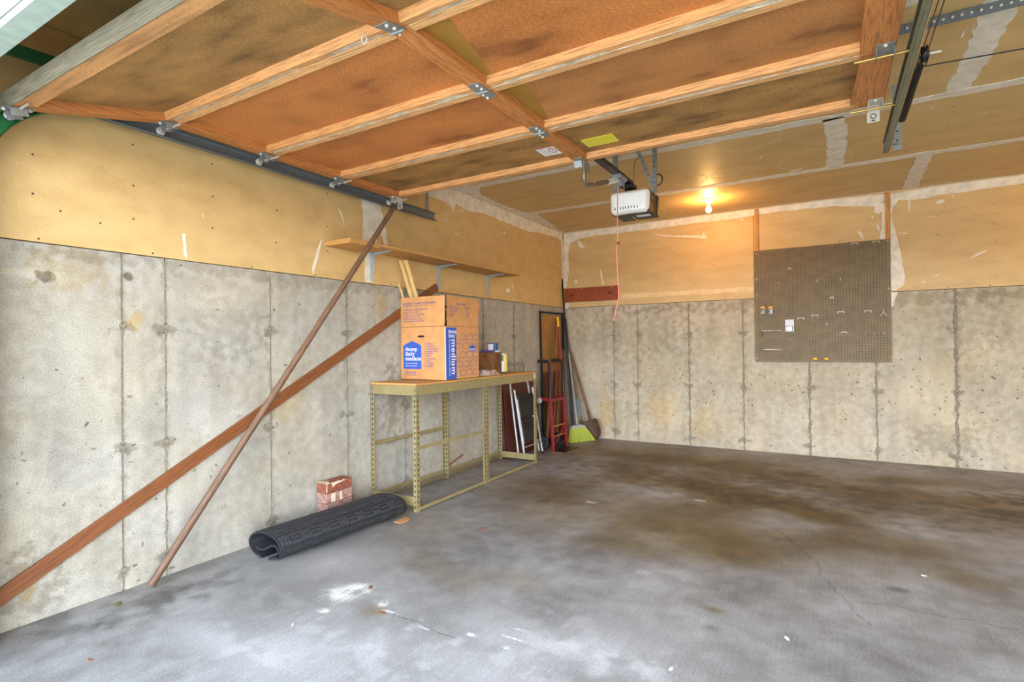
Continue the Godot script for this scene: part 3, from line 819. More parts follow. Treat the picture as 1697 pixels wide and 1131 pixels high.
# ---------------------------------------------------------------- tracks
func c_profile(st: SurfaceTool, x: float, y: float, side: float, pts: Array) -> void:
	# pts: path of the profile centre; profile: C open towards -side
	var prof := [Vector2(-0.012, 0.026), Vector2(-0.012, 0.030), Vector2(0.012, 0.030), Vector2(0.016, 0.022), Vector2(0.016, -0.022), Vector2(0.010, -0.030), Vector2(-0.006, -0.030), Vector2(-0.014, -0.025)]
	var t := 0.002
	for i in pts.size() - 1:
		var a: Vector3 = pts[i]
		var b: Vector3 = pts[i + 1]
		var da: Vector3 = (pts[i + 1] - pts[maxi(i - 1, 0)]).normalized()
		var db: Vector3 = (pts[mini(i + 2, pts.size() - 1)] - pts[i]).normalized()
		var ua := da.cross(Vector3.RIGHT).normalized()
		var ub := db.cross(Vector3.RIGHT).normalized()
		if ua.y < -0.1 or (absf(ua.y) <= 0.1 and ua.z > 0): ua = -ua
		if ub.y < -0.1 or (absf(ub.y) <= 0.1 and ub.z > 0): ub = -ub
		for k in prof.size() - 1:
			var p: Vector2 = prof[k]
			var q: Vector2 = prof[k + 1]
			var nn := Vector2(q.y - p.y, p.x - q.x).normalized() * -t
			for o in [Vector2.ZERO, nn]:
				var A: Vector3 = a + Vector3((p.x + o.x) * side, 0, 0) + ua * (p.y + o.y)
				var B: Vector3 = a + Vector3((q.x + o.x) * side, 0, 0) + ua * (q.y + o.y)
				var C: Vector3 = b + Vector3((q.x + o.x) * side, 0, 0) + ub * (q.y + o.y)
				var D: Vector3 = b + Vector3((p.x + o.x) * side, 0, 0) + ub * (p.y + o.y)
				var out := Vector3(-nn.x * side, -nn.y, 0) if o == Vector2.ZERO else Vector3(nn.x * side, nn.y, 0)
				quad(st, A, B, C, D, out)

func perforated(st: SurfaceTool, a: Vector3, b: Vector3, w: float, up: Vector3) -> void:
	bar(st, a, b, w, 0.003, up)

func perf_holes(st: SurfaceTool, a: Vector3, b: Vector3, nrm: Vector3, step := 0.03, r := 0.005, off := Vector3.ZERO) -> void:
	var n := int(a.distance_to(b) / step)
	var bs := frame_to(b - a, nrm)
	for k in range(1, n):
		var p := a.lerp(b, float(k) / n) + off
		for s in [1.0, -1.0]:
			lathe(st, [Vector2(0, 0.0022 * s), Vector2(r, 0.0022 * s), Vector2(r, 0.0)], Transform3D(Basis(bs.x, nrm.normalized(), bs.x.cross(nrm).normalized()), p), 8)

func build_tracks() -> void:
	for sd in [-1.0, 1.0]:
		var x: float = 0.142 if sd < 0 else 3.285
		var t := thing("door_track", "grey steel overhead door track along the concrete and drywall side wall" if sd < 0 else "olive grey steel overhead door track ending in mid air under bare ceiling", "track", Vector3(x, 2.25, 4.0))
		var end := 2.815 if sd < 0 else 2.72
		var st := ST()
		c_profile(st, x, 2.275, sd, [Vector3(x, 2.275, end), Vector3(x, 2.275, 5.263)])
		obj("horizontal_track", st, M.steel_dark if sd < 0 else M.steel_olive, t)
		st = ST()
		var arc := []
		for k in 13:
			var a := PI / 2 * k / 12
			arc.append(Vector3(x, 2.275 - 0.41 + 0.41 * cos(a), 5.263 + 0.41 * sin(a)))
		arc.append(Vector3(x, 0.01, 5.673))
		c_profile(st, x, 2.275, sd, arc)
		obj("curved_track", st, M.green_paint, t)
		st = ST()
		bar(st, Vector3(x - sd * 0.03, 2.43, 4.9), Vector3(x - sd * 0.03, 2.40, 5.72), 0.03, 0.05, Vector3.UP, 0.004)
		obj("upper_track", st, M.green_paint, t)
		st = ST()
		var hz := 2.90 if sd < 0 else 2.66
		var hx: float = x + sd * 0.02 if sd < 0 else x + 0.06
		if sd < 0:
			perforated(st, Vector3(hx, HC - 0.002, hz), Vector3(hx, 2.29, hz), 0.034, Vector3.RIGHT)
			bar(st, Vector3(hx - 0.017, HC - 0.002, hz - 0.017), Vector3(hx - 0.017, 2.29, hz - 0.017), 0.034, 0.003, Vector3(0, 0, 1))
		else:
			perforated(st, Vector3(hx, HC - 0.002, hz), Vector3(hx, 2.27, hz), 0.04, Vector3(0, 0, 1))
			bar(st, Vector3(hx - 0.06, 2.3, hz + 0.06), Vector3(hx, 2.3, hz), 0.03, 0.003)
		var hg := obj("hanger", st, M.steel, t)
		st = ST()
		if sd < 0:
			perf_holes(st, Vector3(hx, HC, hz), Vector3(hx, 2.29, hz), Vector3.RIGHT)
		else:
			perf_holes(st, Vector3(hx, HC, hz), Vector3(hx, 2.27, hz), Vector3(0, 0, 1), 0.05)
		obj("punched_holes", st, M.hole, hg).set_meta("kind", "stuff")
	# punched angle fixed across the ceiling beside the far track
	var a := thing("ceiling_angle", "dark punched steel angle bolted across the drywall ceiling", "angle iron", Vector3(4.7, 2.6, 3.36))
	var st2 := ST()
	bar(st2, Vector3(3.26, 2.638, 3.34), Vector3(RX - 0.02, 2.638, 3.30), 0.045, 0.004)
	bar(st2, Vector3(3.26, 2.617, 3.364), Vector3(RX - 0.02, 2.617, 3.324), 0.004, 0.045)
	obj("angle", st2, M.steel_dark, a)
	st2 = ST()
	perf_holes(st2, Vector3(3.26, 2.617, 3.367), Vector3(4.6, 2.617, 3.350), Vector3(0, 0, 1), 0.032, 0.007)
	obj("punched_holes", st2, M.zinc, a).set_meta("kind", "stuff")
	# extension spring, pulley and cables above the far track
	var s := thing("door_spring", "black extension spring with pulley and cables above the olive track", "spring", Vector3(3.36, 2.42, 3.2))
	st2 = ST()
	var pts := []
	var rs := []
	for k in 90:
		pts.append(Vector3(3.365, 2.43, 2.70 + 0.0075 * k))
		rs.append(0.022 if k % 2 == 0 else 0.018)
	tube(st2, pts, rs, 10)
	obj("coil", st2, M.black, s)
	st2 = ST()
	box(st2, Vector3(3.352, 2.425, 3.44), Vector3(0.003, 0.03, 0.12), 0.001)
	box(st2, Vector3(3.388, 2.425, 3.44), Vector3(0.003, 0.03, 0.12), 0.001)
	obj("pulley_fork", st2, M.steel_dark, s)
	st2 = ST()
	lathe(st2, [Vector2(0.004, -0.012), Vector2(0.038, -0.012), Vector2(0.03, 0), Vector2(0.038, 0.012), Vector2(0.004, 0.012)], Transform3D(Basis(Vector3(0, 1, 0), Vector3(1, 0, 0), Vector3(0, 0, -1)), Vector3(3.37, 2.425, 3.49)), 20)
	obj("pulley_wheel", st2, M.black_metal, s)
	st2 = ST()
	tube(st2, [Vector3(3.34, 2.425, 3.49), Vector3(3.43, 2.425, 3.49)], 0.007, 8)
	obj("pulley_bolt", st2, M.zinc, s)
	for y in [2.392, 2.458]:
		st2 = ST()
		tube(st2, [Vector3(3.37, y, 3.49), Vector3(3.37, 2.41 + (y - 2.425) * 0.6, 5.6)], 0.0022, 6)
		obj("cable", st2, M.black, s)
	st2 = ST()
	var wp := []
	for k in 21: wp.append(Vector3(3.39 + (RX - 3.39) * k / 20.0, 2.452 - 0.05 * sin(PI * k / 20.0), 3.3))
	tube(st2, wp, 0.003, 6)
	tag(obj("slack_wire", st2, M.black), "thin black wire strung across under the ceiling from the door spring", "wire")

# ---------------------------------------------------------------- opener, lamps, cord
func build_opener() -> void:
	var o := thing("door_opener", "garage door opener with white front cover and brown body under the ceiling", "door opener", Vector3(1.74, 2.15, 2.42))
	var st := ST()
	# white moulded cover: pillow face with scooped flank
	var nx := 20
	var ny := 12
	var g := []
	for j in ny + 1:
		var row := []
		for i in nx + 1:
			var u := i / float(nx) * 2 - 1
			var v := j / float(ny) * 2 - 1
			var cu := signf(u) * (1 - pow(1 - absf(u), 1.4))
			var cv := signf(v) * (1 - pow(1 - absf(v), 1.4))
			var r := pow(pow(absf(cu), 7.0) + pow(absf(cv), 7.0), 1.0 / 7.0) / maxf(maxf(absf(cu), absf(cv)), 1e-4)
			if r < 1e-3: r = 1.0
			var X := cu / r
			var Y := cv / r
			var edge := maxf(absf(cu), absf(cv))
			var z := 0.055 * pow(1 - pow(edge, 6.0), 0.5)
			z -= 0.022 * exp(-pow((X - 0.55) / 0.22, 2)) * (0.4 + 0.6 * (1 - edge))
			z += 0.012 * (1.0 - Y) * 0.5
			var hx := 0.148 - 0.010 * (0.5 - Y * 0.5)
			var hy := 0.08 + 0.008 * X * X
			row.append(Vector3(1.74 + X * hx, 2.232 + Y * hy, 2.535 + z))
		g.append(row)
	st.set_smooth_group(2)
	for j in ny:
		for i in nx: quad(st, g[j][i], g[j][i + 1], g[j + 1][i + 1], g[j + 1][i], Vector3(0, 0, 1))
	st.set_smooth_group(-1)
	for i in nx:
		for e in [0, ny]: quad(st, g[e][i], g[e][i + 1], Vector3(g[e][i + 1].x, g[e][i + 1].y, 2.52), Vector3(g[e][i].x, g[e][i].y, 2.52), Vector3(0, 1 if e else -1, 0))
	for j in ny:
		for e in [0, nx]: quad(st, g[j][e], g[j + 1][e], Vector3(g[j + 1][e].x, g[j + 1][e].y, 2.52), Vector3(g[j][e].x, g[j][e].y, 2.52), Vector3(1 if e else -1, 0, 0))
	var cov := obj("cover", st, M.white_plastic, o)
	for k in 9:
		st = ST()
		var sx := 1.648 + k * 0.0205
		var q := Vector2((sx - 1.74) / 0.142, -0.66)
		var zz := 2.535 + 0.055 * sqrt(1 - pow(maxf(absf(q.x), 0.66), 6.0)) - 0.022 * exp(-pow((q.x - 0.55) / 0.22, 2)) * (0.4 + 0.6 * (1 - maxf(absf(q.x), 0.66))) + 0.012 * 0.83
		bar(st, Vector3(sx, 2.172, zz + 0.001), Vector3(sx - 0.004, 2.190, zz + 0.001), 0.0045, 0.006, Vector3(0, 0, 1), 0.0)
		obj("vent_slot", st, M.hole, cov)
	st = ST()
	box(st, Vector3(1.868, 2.272, 2.555), Vector3(0.014, 0.02, 0.03), 0.004)
	obj("screw_recess", st, M.hole, cov)
	st = ST()
	box(st, Vector3(1.742, 2.24, 2.40), Vector3(0.275, 0.15, 0.26), 0.004)
	obj("body", st, M.opener_box, o)
	st = ST()
	box(st, Vector3(1.742, 2.159, 2.405), Vector3(0.282, 0.012, 0.27), 0.003)
	obj("base_plate", st, M.opener_base, o)
	st = ST()
	box(st, Vector3(1.80, 2.1525, 2.40), Vector3(0.10, 0.001, 0.06))
	obj("rating_label", st, M.print_white, o)
	st = ST()
	box(st, Vector3(1.882, 2.238, 2.30), Vector3(0.004, 0.15, 0.05), 0.001)
	box(st, Vector3(1.881, 2.247, 2.40), Vector3(0.002, 0.006, 0.22))
	obj("body_rim", st, M.black, o)
	# rail
	st = ST()
	box(st, Vector3(1.74, 2.388, 4.12), Vector3(0.042, 0.004, 3.2))
	box(st, Vector3(1.722, 2.376, 4.12), Vector3(0.004, 0.028, 3.2))
	box(st, Vector3(1.758, 2.376, 4.12), Vector3(0.004, 0.028, 3.2))
	box(st, Vector3(1.74, 2.362, 4.12), Vector3(0.05, 0.004, 3.2))
	obj("rail", st, M.black_metal, o)
	st = ST()
	box(st, Vector3(1.74, 2.34, 2.56), Vector3(0.10, 0.03, 0.10), 0.006)
	obj("rail_shoe", st, M.black, o)
	# hangers
	st = ST()
	bar(st, Vector3(1.90, HC - 0.002, 2.45), Vector3(1.896, 2.30, 2.45), 0.028, 0.003, Vector3(0, 0, 1))
	bar(st, Vector3(1.914, HC - 0.002, 2.44), Vector3(1.910, 2.30, 2.44), 0.028, 0.003, Vector3.RIGHT)
	var hg := obj("hanger", st, M.steel, o)
	st = ST()
	perf_holes(st, Vector3(1.90, HC, 2.45), Vector3(1.896, 2.30, 2.45), Vector3(0, 0, 1), 0.035)
	obj("punched_holes", st, M.hole, hg).set_meta("kind", "stuff")
	st = ST()
	bar(st, Vector3(1.775, HC - 0.002, 2.458), Vector3(1.898, 2.33, 2.458), 0.026, 0.003, Vector3(0, 0, 1))
	hg = obj("hanger", st, M.steel, o)
	st = ST()
	perf_holes(st, Vector3(1.775, HC, 2.458), Vector3(1.898, 2.33, 2.458), Vector3(0, 0, 1), 0.05, 0.004)
	obj("punched_holes", st, M.hole, hg).set_meta("kind", "stuff")
	st = ST()
	bar(st, Vector3(1.60, HC - 0.002, 2.46), Vector3(1.60, 2.30, 2.46), 0.028, 0.003, Vector3(0, 0, 1))
	bar(st, Vector3(1.614, HC - 0.002, 2.45), Vector3(1.614, 2.30, 2.45), 0.028, 0.003, Vector3.RIGHT)
	obj("hanger", st, M.steel, o)
	st = ST()
	var lp := []
	for k in 15: lp.append(Vector3(1.90 + 0.03 * sin(TAU * k / 14.0) + 0.02, 2.40 + 0.04 * cos(TAU * k / 14.0), 2.42))
	tube(st, lp, 0.0045, 8)
	tube(st, [Vector3(1.90, 2.37, 2.42), Vector3(1.885, 2.33, 2.42), Vector3(1.88, 2.29, 2.40)], 0.0045, 8)
	obj("power_cord", st, M.black, o)
	# trolley, spring and curved arm to the door
	st = ST()
	box(st, Vector3(1.74, 2.352, 2.76), Vector3(0.065, 0.03, 0.15), 0.006)
	box(st, Vector3(1.74, 2.326, 2.74), Vector3(0.03, 0.04, 0.05), 0.004)
	box(st, Vector3(1.758, 2.30, 2.72), Vector3(0.004, 0.06, 0.02), 0.001)
	box(st, Vector3(1.722, 2.30, 2.72), Vector3(0.004, 0.06, 0.02), 0.001)
	obj("trolley", st, M.steel, o)
	st = ST()
	tube(st, [Vector3(1.735, 2.285, 3.375), Vector3(1.735, 2.19, 3.385), Vector3(1.735, 2.165, 3.365), Vector3(1.735, 2.163, 3.335), Vector3(1.735, 2.20, 3.18)], [0.011, 0.011, 0.012, 0.012, 0.011], 10)
	bar(st, Vector3(1.74, 2.195, 3.22), Vector3(1.74, 2.272, 2.98), 0.006, 0.03, Vector3.UP)
	obj("door_arm", st, M.arm, o)
	st = ST()
	var cp := []
	for k in 60:
		var t := k / 59.0
		var c := Vector3(1.74, 2.262, 3.01).lerp(Vector3(1.74, 2.325, 2.82), t)
		cp.append(c + Vector3(cos(t * TAU * 6), sin(t * TAU * 6), 0) * 0.017)
	tube(st, cp, 0.003, 6)
	obj("arm_spring", st, M.chrome, o)
	st = ST()
	tube(st, [Vector3(1.72, 2.153, 2.42), Vector3(1.73, 2.14, 2.40), Vector3(1.76, 2.122, 2.36), Vector3(1.83, 2.118, 2.33)], 0.0018, 6)
	obj("antenna_wire", st, M.yellow_wire, o)
	st = ST()
	tube(st, [at(1061, 258, 1, HC - 0.01), Vector3(1.80, 2.5, 2.60), Vector3(1.77, 2.35, 2.56)], 0.002, 6)
	obj("bell_wire", st, M.handle_red, o)
	# pull cord
	var pc := thing("pull_cord", "thin pink release cord with knot hanging from the opener trolley", "cord", Vector3(1.72, 1.346, 2.75))
	st = ST()
	tube(st, [Vector3(1.722, 2.315, 2.745), Vector3(1.718, 2.1, 2.75), Vector3(1.716, 1.912, 2.75), Vector3(1.722, 1.898, 2.75), Vector3(1.708, 1.86, 2.75), Vector3(1.710, 1.806, 2.75), Vector3(1.714, 1.68, 2.75), Vector3(1.719, 1.57, 2.75), Vector3(1.718, 1.50, 2.75), Vector3(1.703, 1.443, 2.75), Vector3(1.686, 1.385, 2.75), Vector3(1.676, 1.346, 2.75)], 0.0035, 8)
	obj("rope", st, M.pink, pc)
	for q in [[1.722, 1.898, 0.010], [1.688, 1.39, 0.006]]:
		st = ST()
		lathe(st, [Vector2(0, -1.3), Vector2(0.7, -0.8), Vector2(1, 0), Vector2(0.7, 0.8), Vector2(0, 1.3)].map(func(v): return v * q[2]), Transform3D(Basis(), Vector3(q[0], q[1], 2.75)), 12)
		obj("knot", st, M.red_paint if q[2] > 0.008 else M.pink, pc)

func lamp(x: float, z: float, label: String) -> void:
	var l := thing("ceiling_lamp", label, "lamp", Vector3(x, HC, z), "bare bulb ceiling lamps")
	var st := ST()
	lathe(st, [Vector2(0, 0), Vector2(0.055, 0), Vector2(0.055, -0.010), Vector2(0.048, -0.016), Vector2(0.026, -0.022), Vector2(0.022, -0.045), Vector2(0.018, -0.046), Vector2(0, -0.046)], Transform3D(Basis(), Vector3(x, HC, z)), 24)
	obj("lampholder", st, M.white_plastic, l)
	st = ST()
	lathe(st, [Vector2(0.0, -0.140), Vector2(0.013, -0.138), Vector2(0.024, -0.130), Vector2(0.030, -0.115), Vector2(0.0295, -0.100), Vector2(0.024, -0.085), Vector2(0.017, -0.070), Vector2(0.0135, -0.058), Vector2(0.013, -0.046)], Transform3D(Basis(), Vector3(x, HC, z)), 20)
	obj("bulb", st, M.bulb, l)
	var o := OmniLight3D.new()
	o.name = "bulb_light"
	l.add_child(o)
	o.position = Vector3(0, -0.11, 0)
	o.light_color = Color(1.0, 0.76, 0.46)
	o.light_energy = 0.36
	o.light_size = 0.03
	o.omni_range = 12.0
	o.omni_attenuation = 2.0
	o.shadow_enabled = true

# ---------------------------------------------------------------- shelf, boards, poles
func build_wall_shelf() -> void:
	var s := thing("bracket_shelf", "particle board shelf on three grey steel brackets on the drywall", "shelf", Vector3(0.13, 1.89, 2.7))
	var st := ST()
	box(st, Vector3(0.13, 1.908, 2.62), Vector3(0.25, 0.018, 2.06), 0.001)
	obj("board", st, M.shelf_board, s)
	st = ST()
	box(st, Vector3(0.13, 1.8925, 3.725), Vector3(0.245, 0.016, 0.28), 0.001)
	obj("board", st, M.shelf_board, s)
	st = ST()
	box(st, Vector3(0.13, 1.908, 3.757), Vector3(0.245, 0.018, 0.212), 0.001)
	obj("board", st, M.shelf_board, s)
	for z in [3.43, 2.62, 1.83]:
		st = ST()
		prism(st, PackedVector2Array([Vector2(0.006, 1.70), Vector2(0.010, 1.67), Vector2(0.016, 1.70), Vector2(0.027, 1.86), Vector2(0.045, 1.878), Vector2(0.20, 1.890), Vector2(0.22, 1.898), Vector2(0.02, 1.898), Vector2(0.006, 1.885)]), Transform3D(Basis(Vector3(1, 0, 0), Vector3(0, 1, 0), Vector3(0, 0, 1)), Vector3(0, 0, z - 0.002)), 0.004)
		box(st, Vector3(0.0065, 1.79, z), Vector3(0.003, 0.21, 0.022), 0.0008)
		box(st, Vector3(0.115, 1.8975, z), Vector3(0.21, 0.003, 0.022), 0.0008)
		obj("bracket", st, M.bracket, s)

func build_leaning() -> void:
	# long flat board leaning along the side wall
	var a := Vector3.ZERO
	var p0 := at(0, 991, 0, 0.012)
	var p1 := at(724, 476, 0, 0.012)
	var d := (p1 - p0).normalized()
	a = p0 - d * ((p0.y - 0.04) / d.y)
	var b := p1
	var t := thing("long_board", "long brown flat board leaning diagonally against the concrete wall", "board", a, "", frame_to(b - a, Vector3.RIGHT))
	var st := ST()
	bar(st, a, b, 0.068, 0.014, Vector3.RIGHT, 0.002)
	obj("board", st, M.long_board, t)
	# round pole
	a = Vector3(0.105, 0.02, 5.03)
	b = at(651.5, 346, 0, 0.285)
	t = thing("long_pole", "long round brown wooden pole propped from floor to overhead track", "pole", a, "", frame_to(b - a, Vector3.RIGHT))
	st = ST()
	tube(st, [a, a.lerp(b, 0.25), a.lerp(b, 0.5), a.lerp(b, 0.75), b], [0.019, 0.0195, 0.019, 0.0185, 0.018], 14)
	obj("shaft", st, M.dowel, t)

# ---------------------------------------------------------------- steel shelving units
func build_unit(z0: float, z1: float, label: String, first: bool) -> void:
	var u := thing("steel_shelving_unit", label, "shelving unit", Vector3(0.23, 0, (z0 + z1) / 2), "low tan steel shelving units")
	var xs := [0.012, 0.455]
	var ph := 0.90
	var st: SurfaceTool
	for xi in 2:
		for zi in 2:
			var x: float = xs[xi]
			var z: float = [z0, z1][zi]
			var sx := 1.0 if xi == 0 else -1.0
			var sz := 1.0 if zi == 0 else -1.0
			st = ST()
			box(st, Vector3(x + sx * 0.001, ph / 2, z + sz * 0.017), Vector3(0.002, ph, 0.034))
			box(st, Vector3(x + sx * 0.016, ph / 2, z + sz * 0.001), Vector3(0.032, ph, 0.002))
			var post := obj("post", st, M.cream, u)
			st = ST()
			var k := 0
			while k * 0.038 + 0.03 < ph - 0.03:
				var y := k * 0.038 + 0.03
				for q in [[Vector3(x + sx * 0.0012, y, z + sz * 0.018), Vector3(0.0032, 0.016, 0.007), Vector3(0.0032, 0.007, 0.012)], [Vector3(x + sx * 0.016, y, z + sz * 0.0012), Vector3(0.007, 0.016, 0.0032), Vector3(0.012, 0.007, 0.0032)]]:
					box(st, q[0], q[1])
					box(st, q[0] + Vector3(0, 0.006, 0), q[2])
				k += 1
			obj("slots", st, M.hole, post).set_meta("kind", "stuff")
	var zl := z1 - z0
	var zc := (z0 + z1) / 2
	# top beams
	for x in [0.020, 0.4575]:
		st = ST()
		box(st, Vector3(x, 0.866, zc), Vector3(0.003, 0.068, zl - 0.004), 0.001)
		box(st, Vector3(x - (0.008 if x > 0.2 else -0.008), 0.832, zc), Vector3(0.016, 0.003, zl - 0.07))
		obj("beam", st, M.cream, u)
	for z in [z0 - 0.0005, z1 + 0.0005]:
		st = ST()
		box(st, Vector3(0.2335, 0.866, z), Vector3(0.41, 0.068, 0.003), 0.001)
		obj("beam", st, M.cream, u)
	# bottom beams
	st = ST()
	box(st, Vector3(0.050, 0.035, zc), Vector3(0.003, 0.056, zl - 0.07), 0.001, Basis(Vector3(0, 0, 1), -0.7))
	box(st, Vector3(0.022, 0.070, zc), Vector3(0.003, 0.03, zl - 0.07), 0.001)
	obj("beam", st, M.cream, u)
	st = ST()
	box(st, Vector3(0.4575, 0.022, zc), Vector3(0.003, 0.024, zl - 0.02), 0.001)
	box(st, Vector3(0.450, 0.011, zc), Vector3(0.016, 0.003, zl - 0.07))
	obj("beam", st, M.cream, u)
	if first:
		st = ST()
		box(st, Vector3(0.2335, 0.075, z1 + 0.0005), Vector3(0.41, 0.065, 0.003), 0.001)
		obj("beam", st, M.cream, u)
		for x in [0.021, 0.4575]:
			st = ST()
			box(st, Vector3(x, 0.455, zc), Vector3(0.003, 0.026, zl - 0.02), 0.001)
			box(st, Vector3(x - (0.007 if x > 0.2 else -0.007), 0.444, zc), Vector3(0.014, 0.003, zl - 0.07))
			obj("tie_bar", st, M.cream, u)
	else:
		st = ST()
		box(st, Vector3(0.2335, 0.055, z0 - 0.0005), Vector3(0.41, 0.06, 0.003), 0.001)
		obj("beam", st, M.cream, u)
	st = ST()
	box(st, Vector3(0.2335, 0.909, zc), Vector3(0.446, 0.016, zl - 0.002), 0.0015)
	obj("top_board", st, M.shelf_board, u)
	if not first:
		st = ST()
		box(st, Vector3(0.4595, 0.876, z0 + 0.045), Vector3(0.001, 0.045, 0.035))
		obj("sticker", st, M.brick_mortar, u)

# ---------------------------------------------------------------- carton with print
func text(parent: Node, s: String, h: float, xf: Transform3D, mat: Material, left := true, bold := true, squeeze := 1.0) -> void:
	var f := SystemFont.new()
	f.font_names = PackedStringArray(["Droid Sans"])
	if bold: f.font_weight = 700
	var tm := TextMesh.new()
	tm.text = s
	tm.font = f
	tm.font_size = 32
	tm.pixel_size = h / 32.0
	tm.depth = 0.0006
	tm.curve_step = 2.0
	tm.horizontal_alignment = HORIZONTAL_ALIGNMENT_LEFT if left else HORIZONTAL_ALIGNMENT_CENTER
	var o := MeshInstance3D.new()
	o.mesh = tm
	o.material_override = mat
	o.name = "lettering"
	parent.add_child(o, true)
	o.transform = world_xf(parent).affine_inverse() * xf * Transform3D(Basis.from_scale(Vector3(squeeze, 1, 1)), Vector3.ZERO)

func build_carton() -> void:
	var c := thing("moving_carton", "large open cardboard moving box with blue print and raised flaps", "box", Vector3(0.23, 0.918, 2.9))
	var x0 := 0.021
	var x1 := 0.464
	var z0 := 2.667
	var z1 := 3.128
	var y0 := 0.919
	var y1 := 1.338
	var t := 0.005
	var st := ST()
	box(st, Vector3((x0 + x1) / 2, y0 + t / 2, (z0 + z1) / 2), Vector3(x1 - x0, t, z1 - z0))
	box(st, Vector3((x0 + x1) / 2, (y0 + y1) / 2, z1 - t / 2), Vector3(x1 - x0, y1 - y0, t), 0.001)
	box(st, Vector3((x0 + x1) / 2, (y0 + y1) / 2, z0 + t / 2), Vector3(x1 - x0, y1 - y0, t), 0.001)
	box(st, Vector3(x0 + t / 2, (y0 + y1) / 2, (z0 + z1) / 2), Vector3(t, y1 - y0, z1 - z0 - 2 * t), 0.001)
	box(st, Vector3(x1 - t / 2, (y0 + y1) / 2, (z0 + z1) / 2), Vector3(t, y1 - y0, z1 - z0 - 2 * t), 0.001)
	var body := obj("body", st, M.card, c)
	# flaps: front (faces the doorway), side, two at the back
	var fb := Basis(Vector3(1, 0, 0), -0.02)
	st = ST()
	box(st, Vector3((x0 + x1) / 2, y1 + 0.12, z1 - 0.005), Vector3(x1 - x0, 0.236, 0.004), 0.001, fb)
	var f1 := obj("flap", st, M.card, c)
	st = ST()
	prism(st, PackedVector2Array([Vector2(-z1 + 0.035, 0.002), Vector2(-z0 - 0.004, 0.002), Vector2(-z0 + 0.03, 0.235), Vector2(-z1 + 0.06, 0.243)]), Transform3D(Basis(Vector3(0, 0, -1), Vector3(-0.06, 0.998, 0), Vector3(0.998, 0.06, 0)), Vector3(x1 - t, y1, 0)), 0.004)
	var f2 := obj("flap", st, M.card, c)
	st = ST()
	box(st, Vector3((x0 + x1) / 2, y1 + 0.1, z0 - 0.02), Vector3(x1 - x0 - 0.02, 0.22, 0.004), 0.001, Basis(Vector3(1, 0, 0), -0.25))
	obj("flap", st, M.card, c)
	# hand hole
	st = ST()
	lathe(st, [Vector2(0, 0.0006), Vector2(0.022, 0.0006), Vector2(0.022, 0)], Transform3D(Basis(Vector3(1.6, 0, 0), Vector3(0, 0, 1), Vector3(0, -0.42, 0)), Vector3(0.232, 1.262, z1)), 18)
	obj("hand_hole", st, M.hole, body)
	st = ST()
	bar(st, Vector3(x0, y1, z1 + 0.0003), Vector3(x1, y1, z1 + 0.0003), 0.002, 0.0006, Vector3(0, 0, 1))
	obj("crease", st, M.card_dark, body)
	# blue panel on the front face: house outline
	var fz := z1 + 0.0004
	var A := func(u: float, v: float) -> Vector2:    # fraction on the front face
		return Vector2(lerpf(x0, x1, u), lerpf(y0, y1, v))
	st = ST()
	prism(st, PackedVector2Array([A.call(.06, .205), A.call(.48, .205), A.call(.48, .655), A.call(.45, .655), A.call(.45, .67), A.call(.27, .735), A.call(.10, .67), A.call(.10, .655), A.call(.06, .655)]), Transform3D(Basis(), Vector3(0, 0, z1)), 0.0006)
	obj("print_panel", st, M.print_blue, body)
	var lines := [["Heavy", .11, .535, .041], ["Duty", .11, .445, .041], ["medium", .105, .355, .041]]
	for q in lines:
		var p: Vector2 = A.call(q[1], q[2])
		text(body, q[0], q[3], Transform3D(Basis(), Vector3(p.x, p.y + 0.018, fz + 0.0006)), M.print_white)
	for q in [["Plus-size household", .112, .31, .014], ["18 in x 18 in x 16 in", .112, .265, .014]]:
		var p: Vector2 = A.call(q[1], q[2])
		text(body, q[0], q[3], Transform3D(Basis(), Vector3(p.x, p.y, fz + 0.0006)), M.print_white, true, false)
	var rooms := ["FRAGILE", "Bedroom", "Family Room", "Dining Room", "Kitchen", "Bath", "Basement", "Attic", "Laundry", "Garage"]
	for k in rooms.size():
		var p: Vector2 = A.call(.60, .675 - k * .0455)
		text(body, rooms[k], 0.0185, Transform3D(Basis(), Vector3(p.x, p.y, fz)), M.print_violet)
		st = ST()
		box(st, Vector3(p.x - 0.015, p.y, fz), Vector3(0.007, 0.009, 0.0006))
		obj("tick_box", st, M.print_violet, body)
	text(body, "Let us help.", 0.02, Transform3D(Basis(), Vector3(A.call(.10, .145).x, A.call(.1, .145).y, fz)), M.print_violet)
	for k in 2: text(body, ["Need more packing supplies?", "Find them in our moving aisle"][k], 0.009, Transform3D(Basis(), Vector3(A.call(.10, .11).x, A.call(.1, .115 - k * .025).y, fz)), M.print_violet, true, false)
	# front flap print
	var fx := func(u: float, v: float) -> Transform3D: return Transform3D(fb, Vector3(lerpf(x0, x1, u) - 0.004, y1 + 0.12, z1 - 0.005) + fb * Vector3(0, (v - .5) * 0.236, 0.0022))
	text(f1, "Some things for packing up those supplies.", 0.021, fx.call(.06, .79), M.print_violet, true, true, 0.78)
	text(f1, "Find everything you need for a smooth move", 0.0135, fx.call(.06, .71), M.print_violet, true, true, 0.85)
	var tips := ["Packing Paper / Dish and glass dividers", "Markers / Label maker", "Bubble Cushion / Furniture pads", "Packing Tape / Box cutters", "Hand Truck / Dolly and straps", "Moving Blankets / Mattress bags"]
	for k in 6: text(f1, "v  " + tips[k], 0.0145, fx.call(.07, .575 - k * .078), M.print_violet, true, true, 0.9)
	# side face print (faces the room)
	var sb := Basis(Vector3(0, 0, -1), Vector3(0, 1, 0), Vector3(1, 0, 0))
	var S := func(u: float, v: float) -> Vector3: return Vector3(x1 + 0.0004, lerpf(y0, y1, v), lerpf(z1, z0, u))
	st = ST()
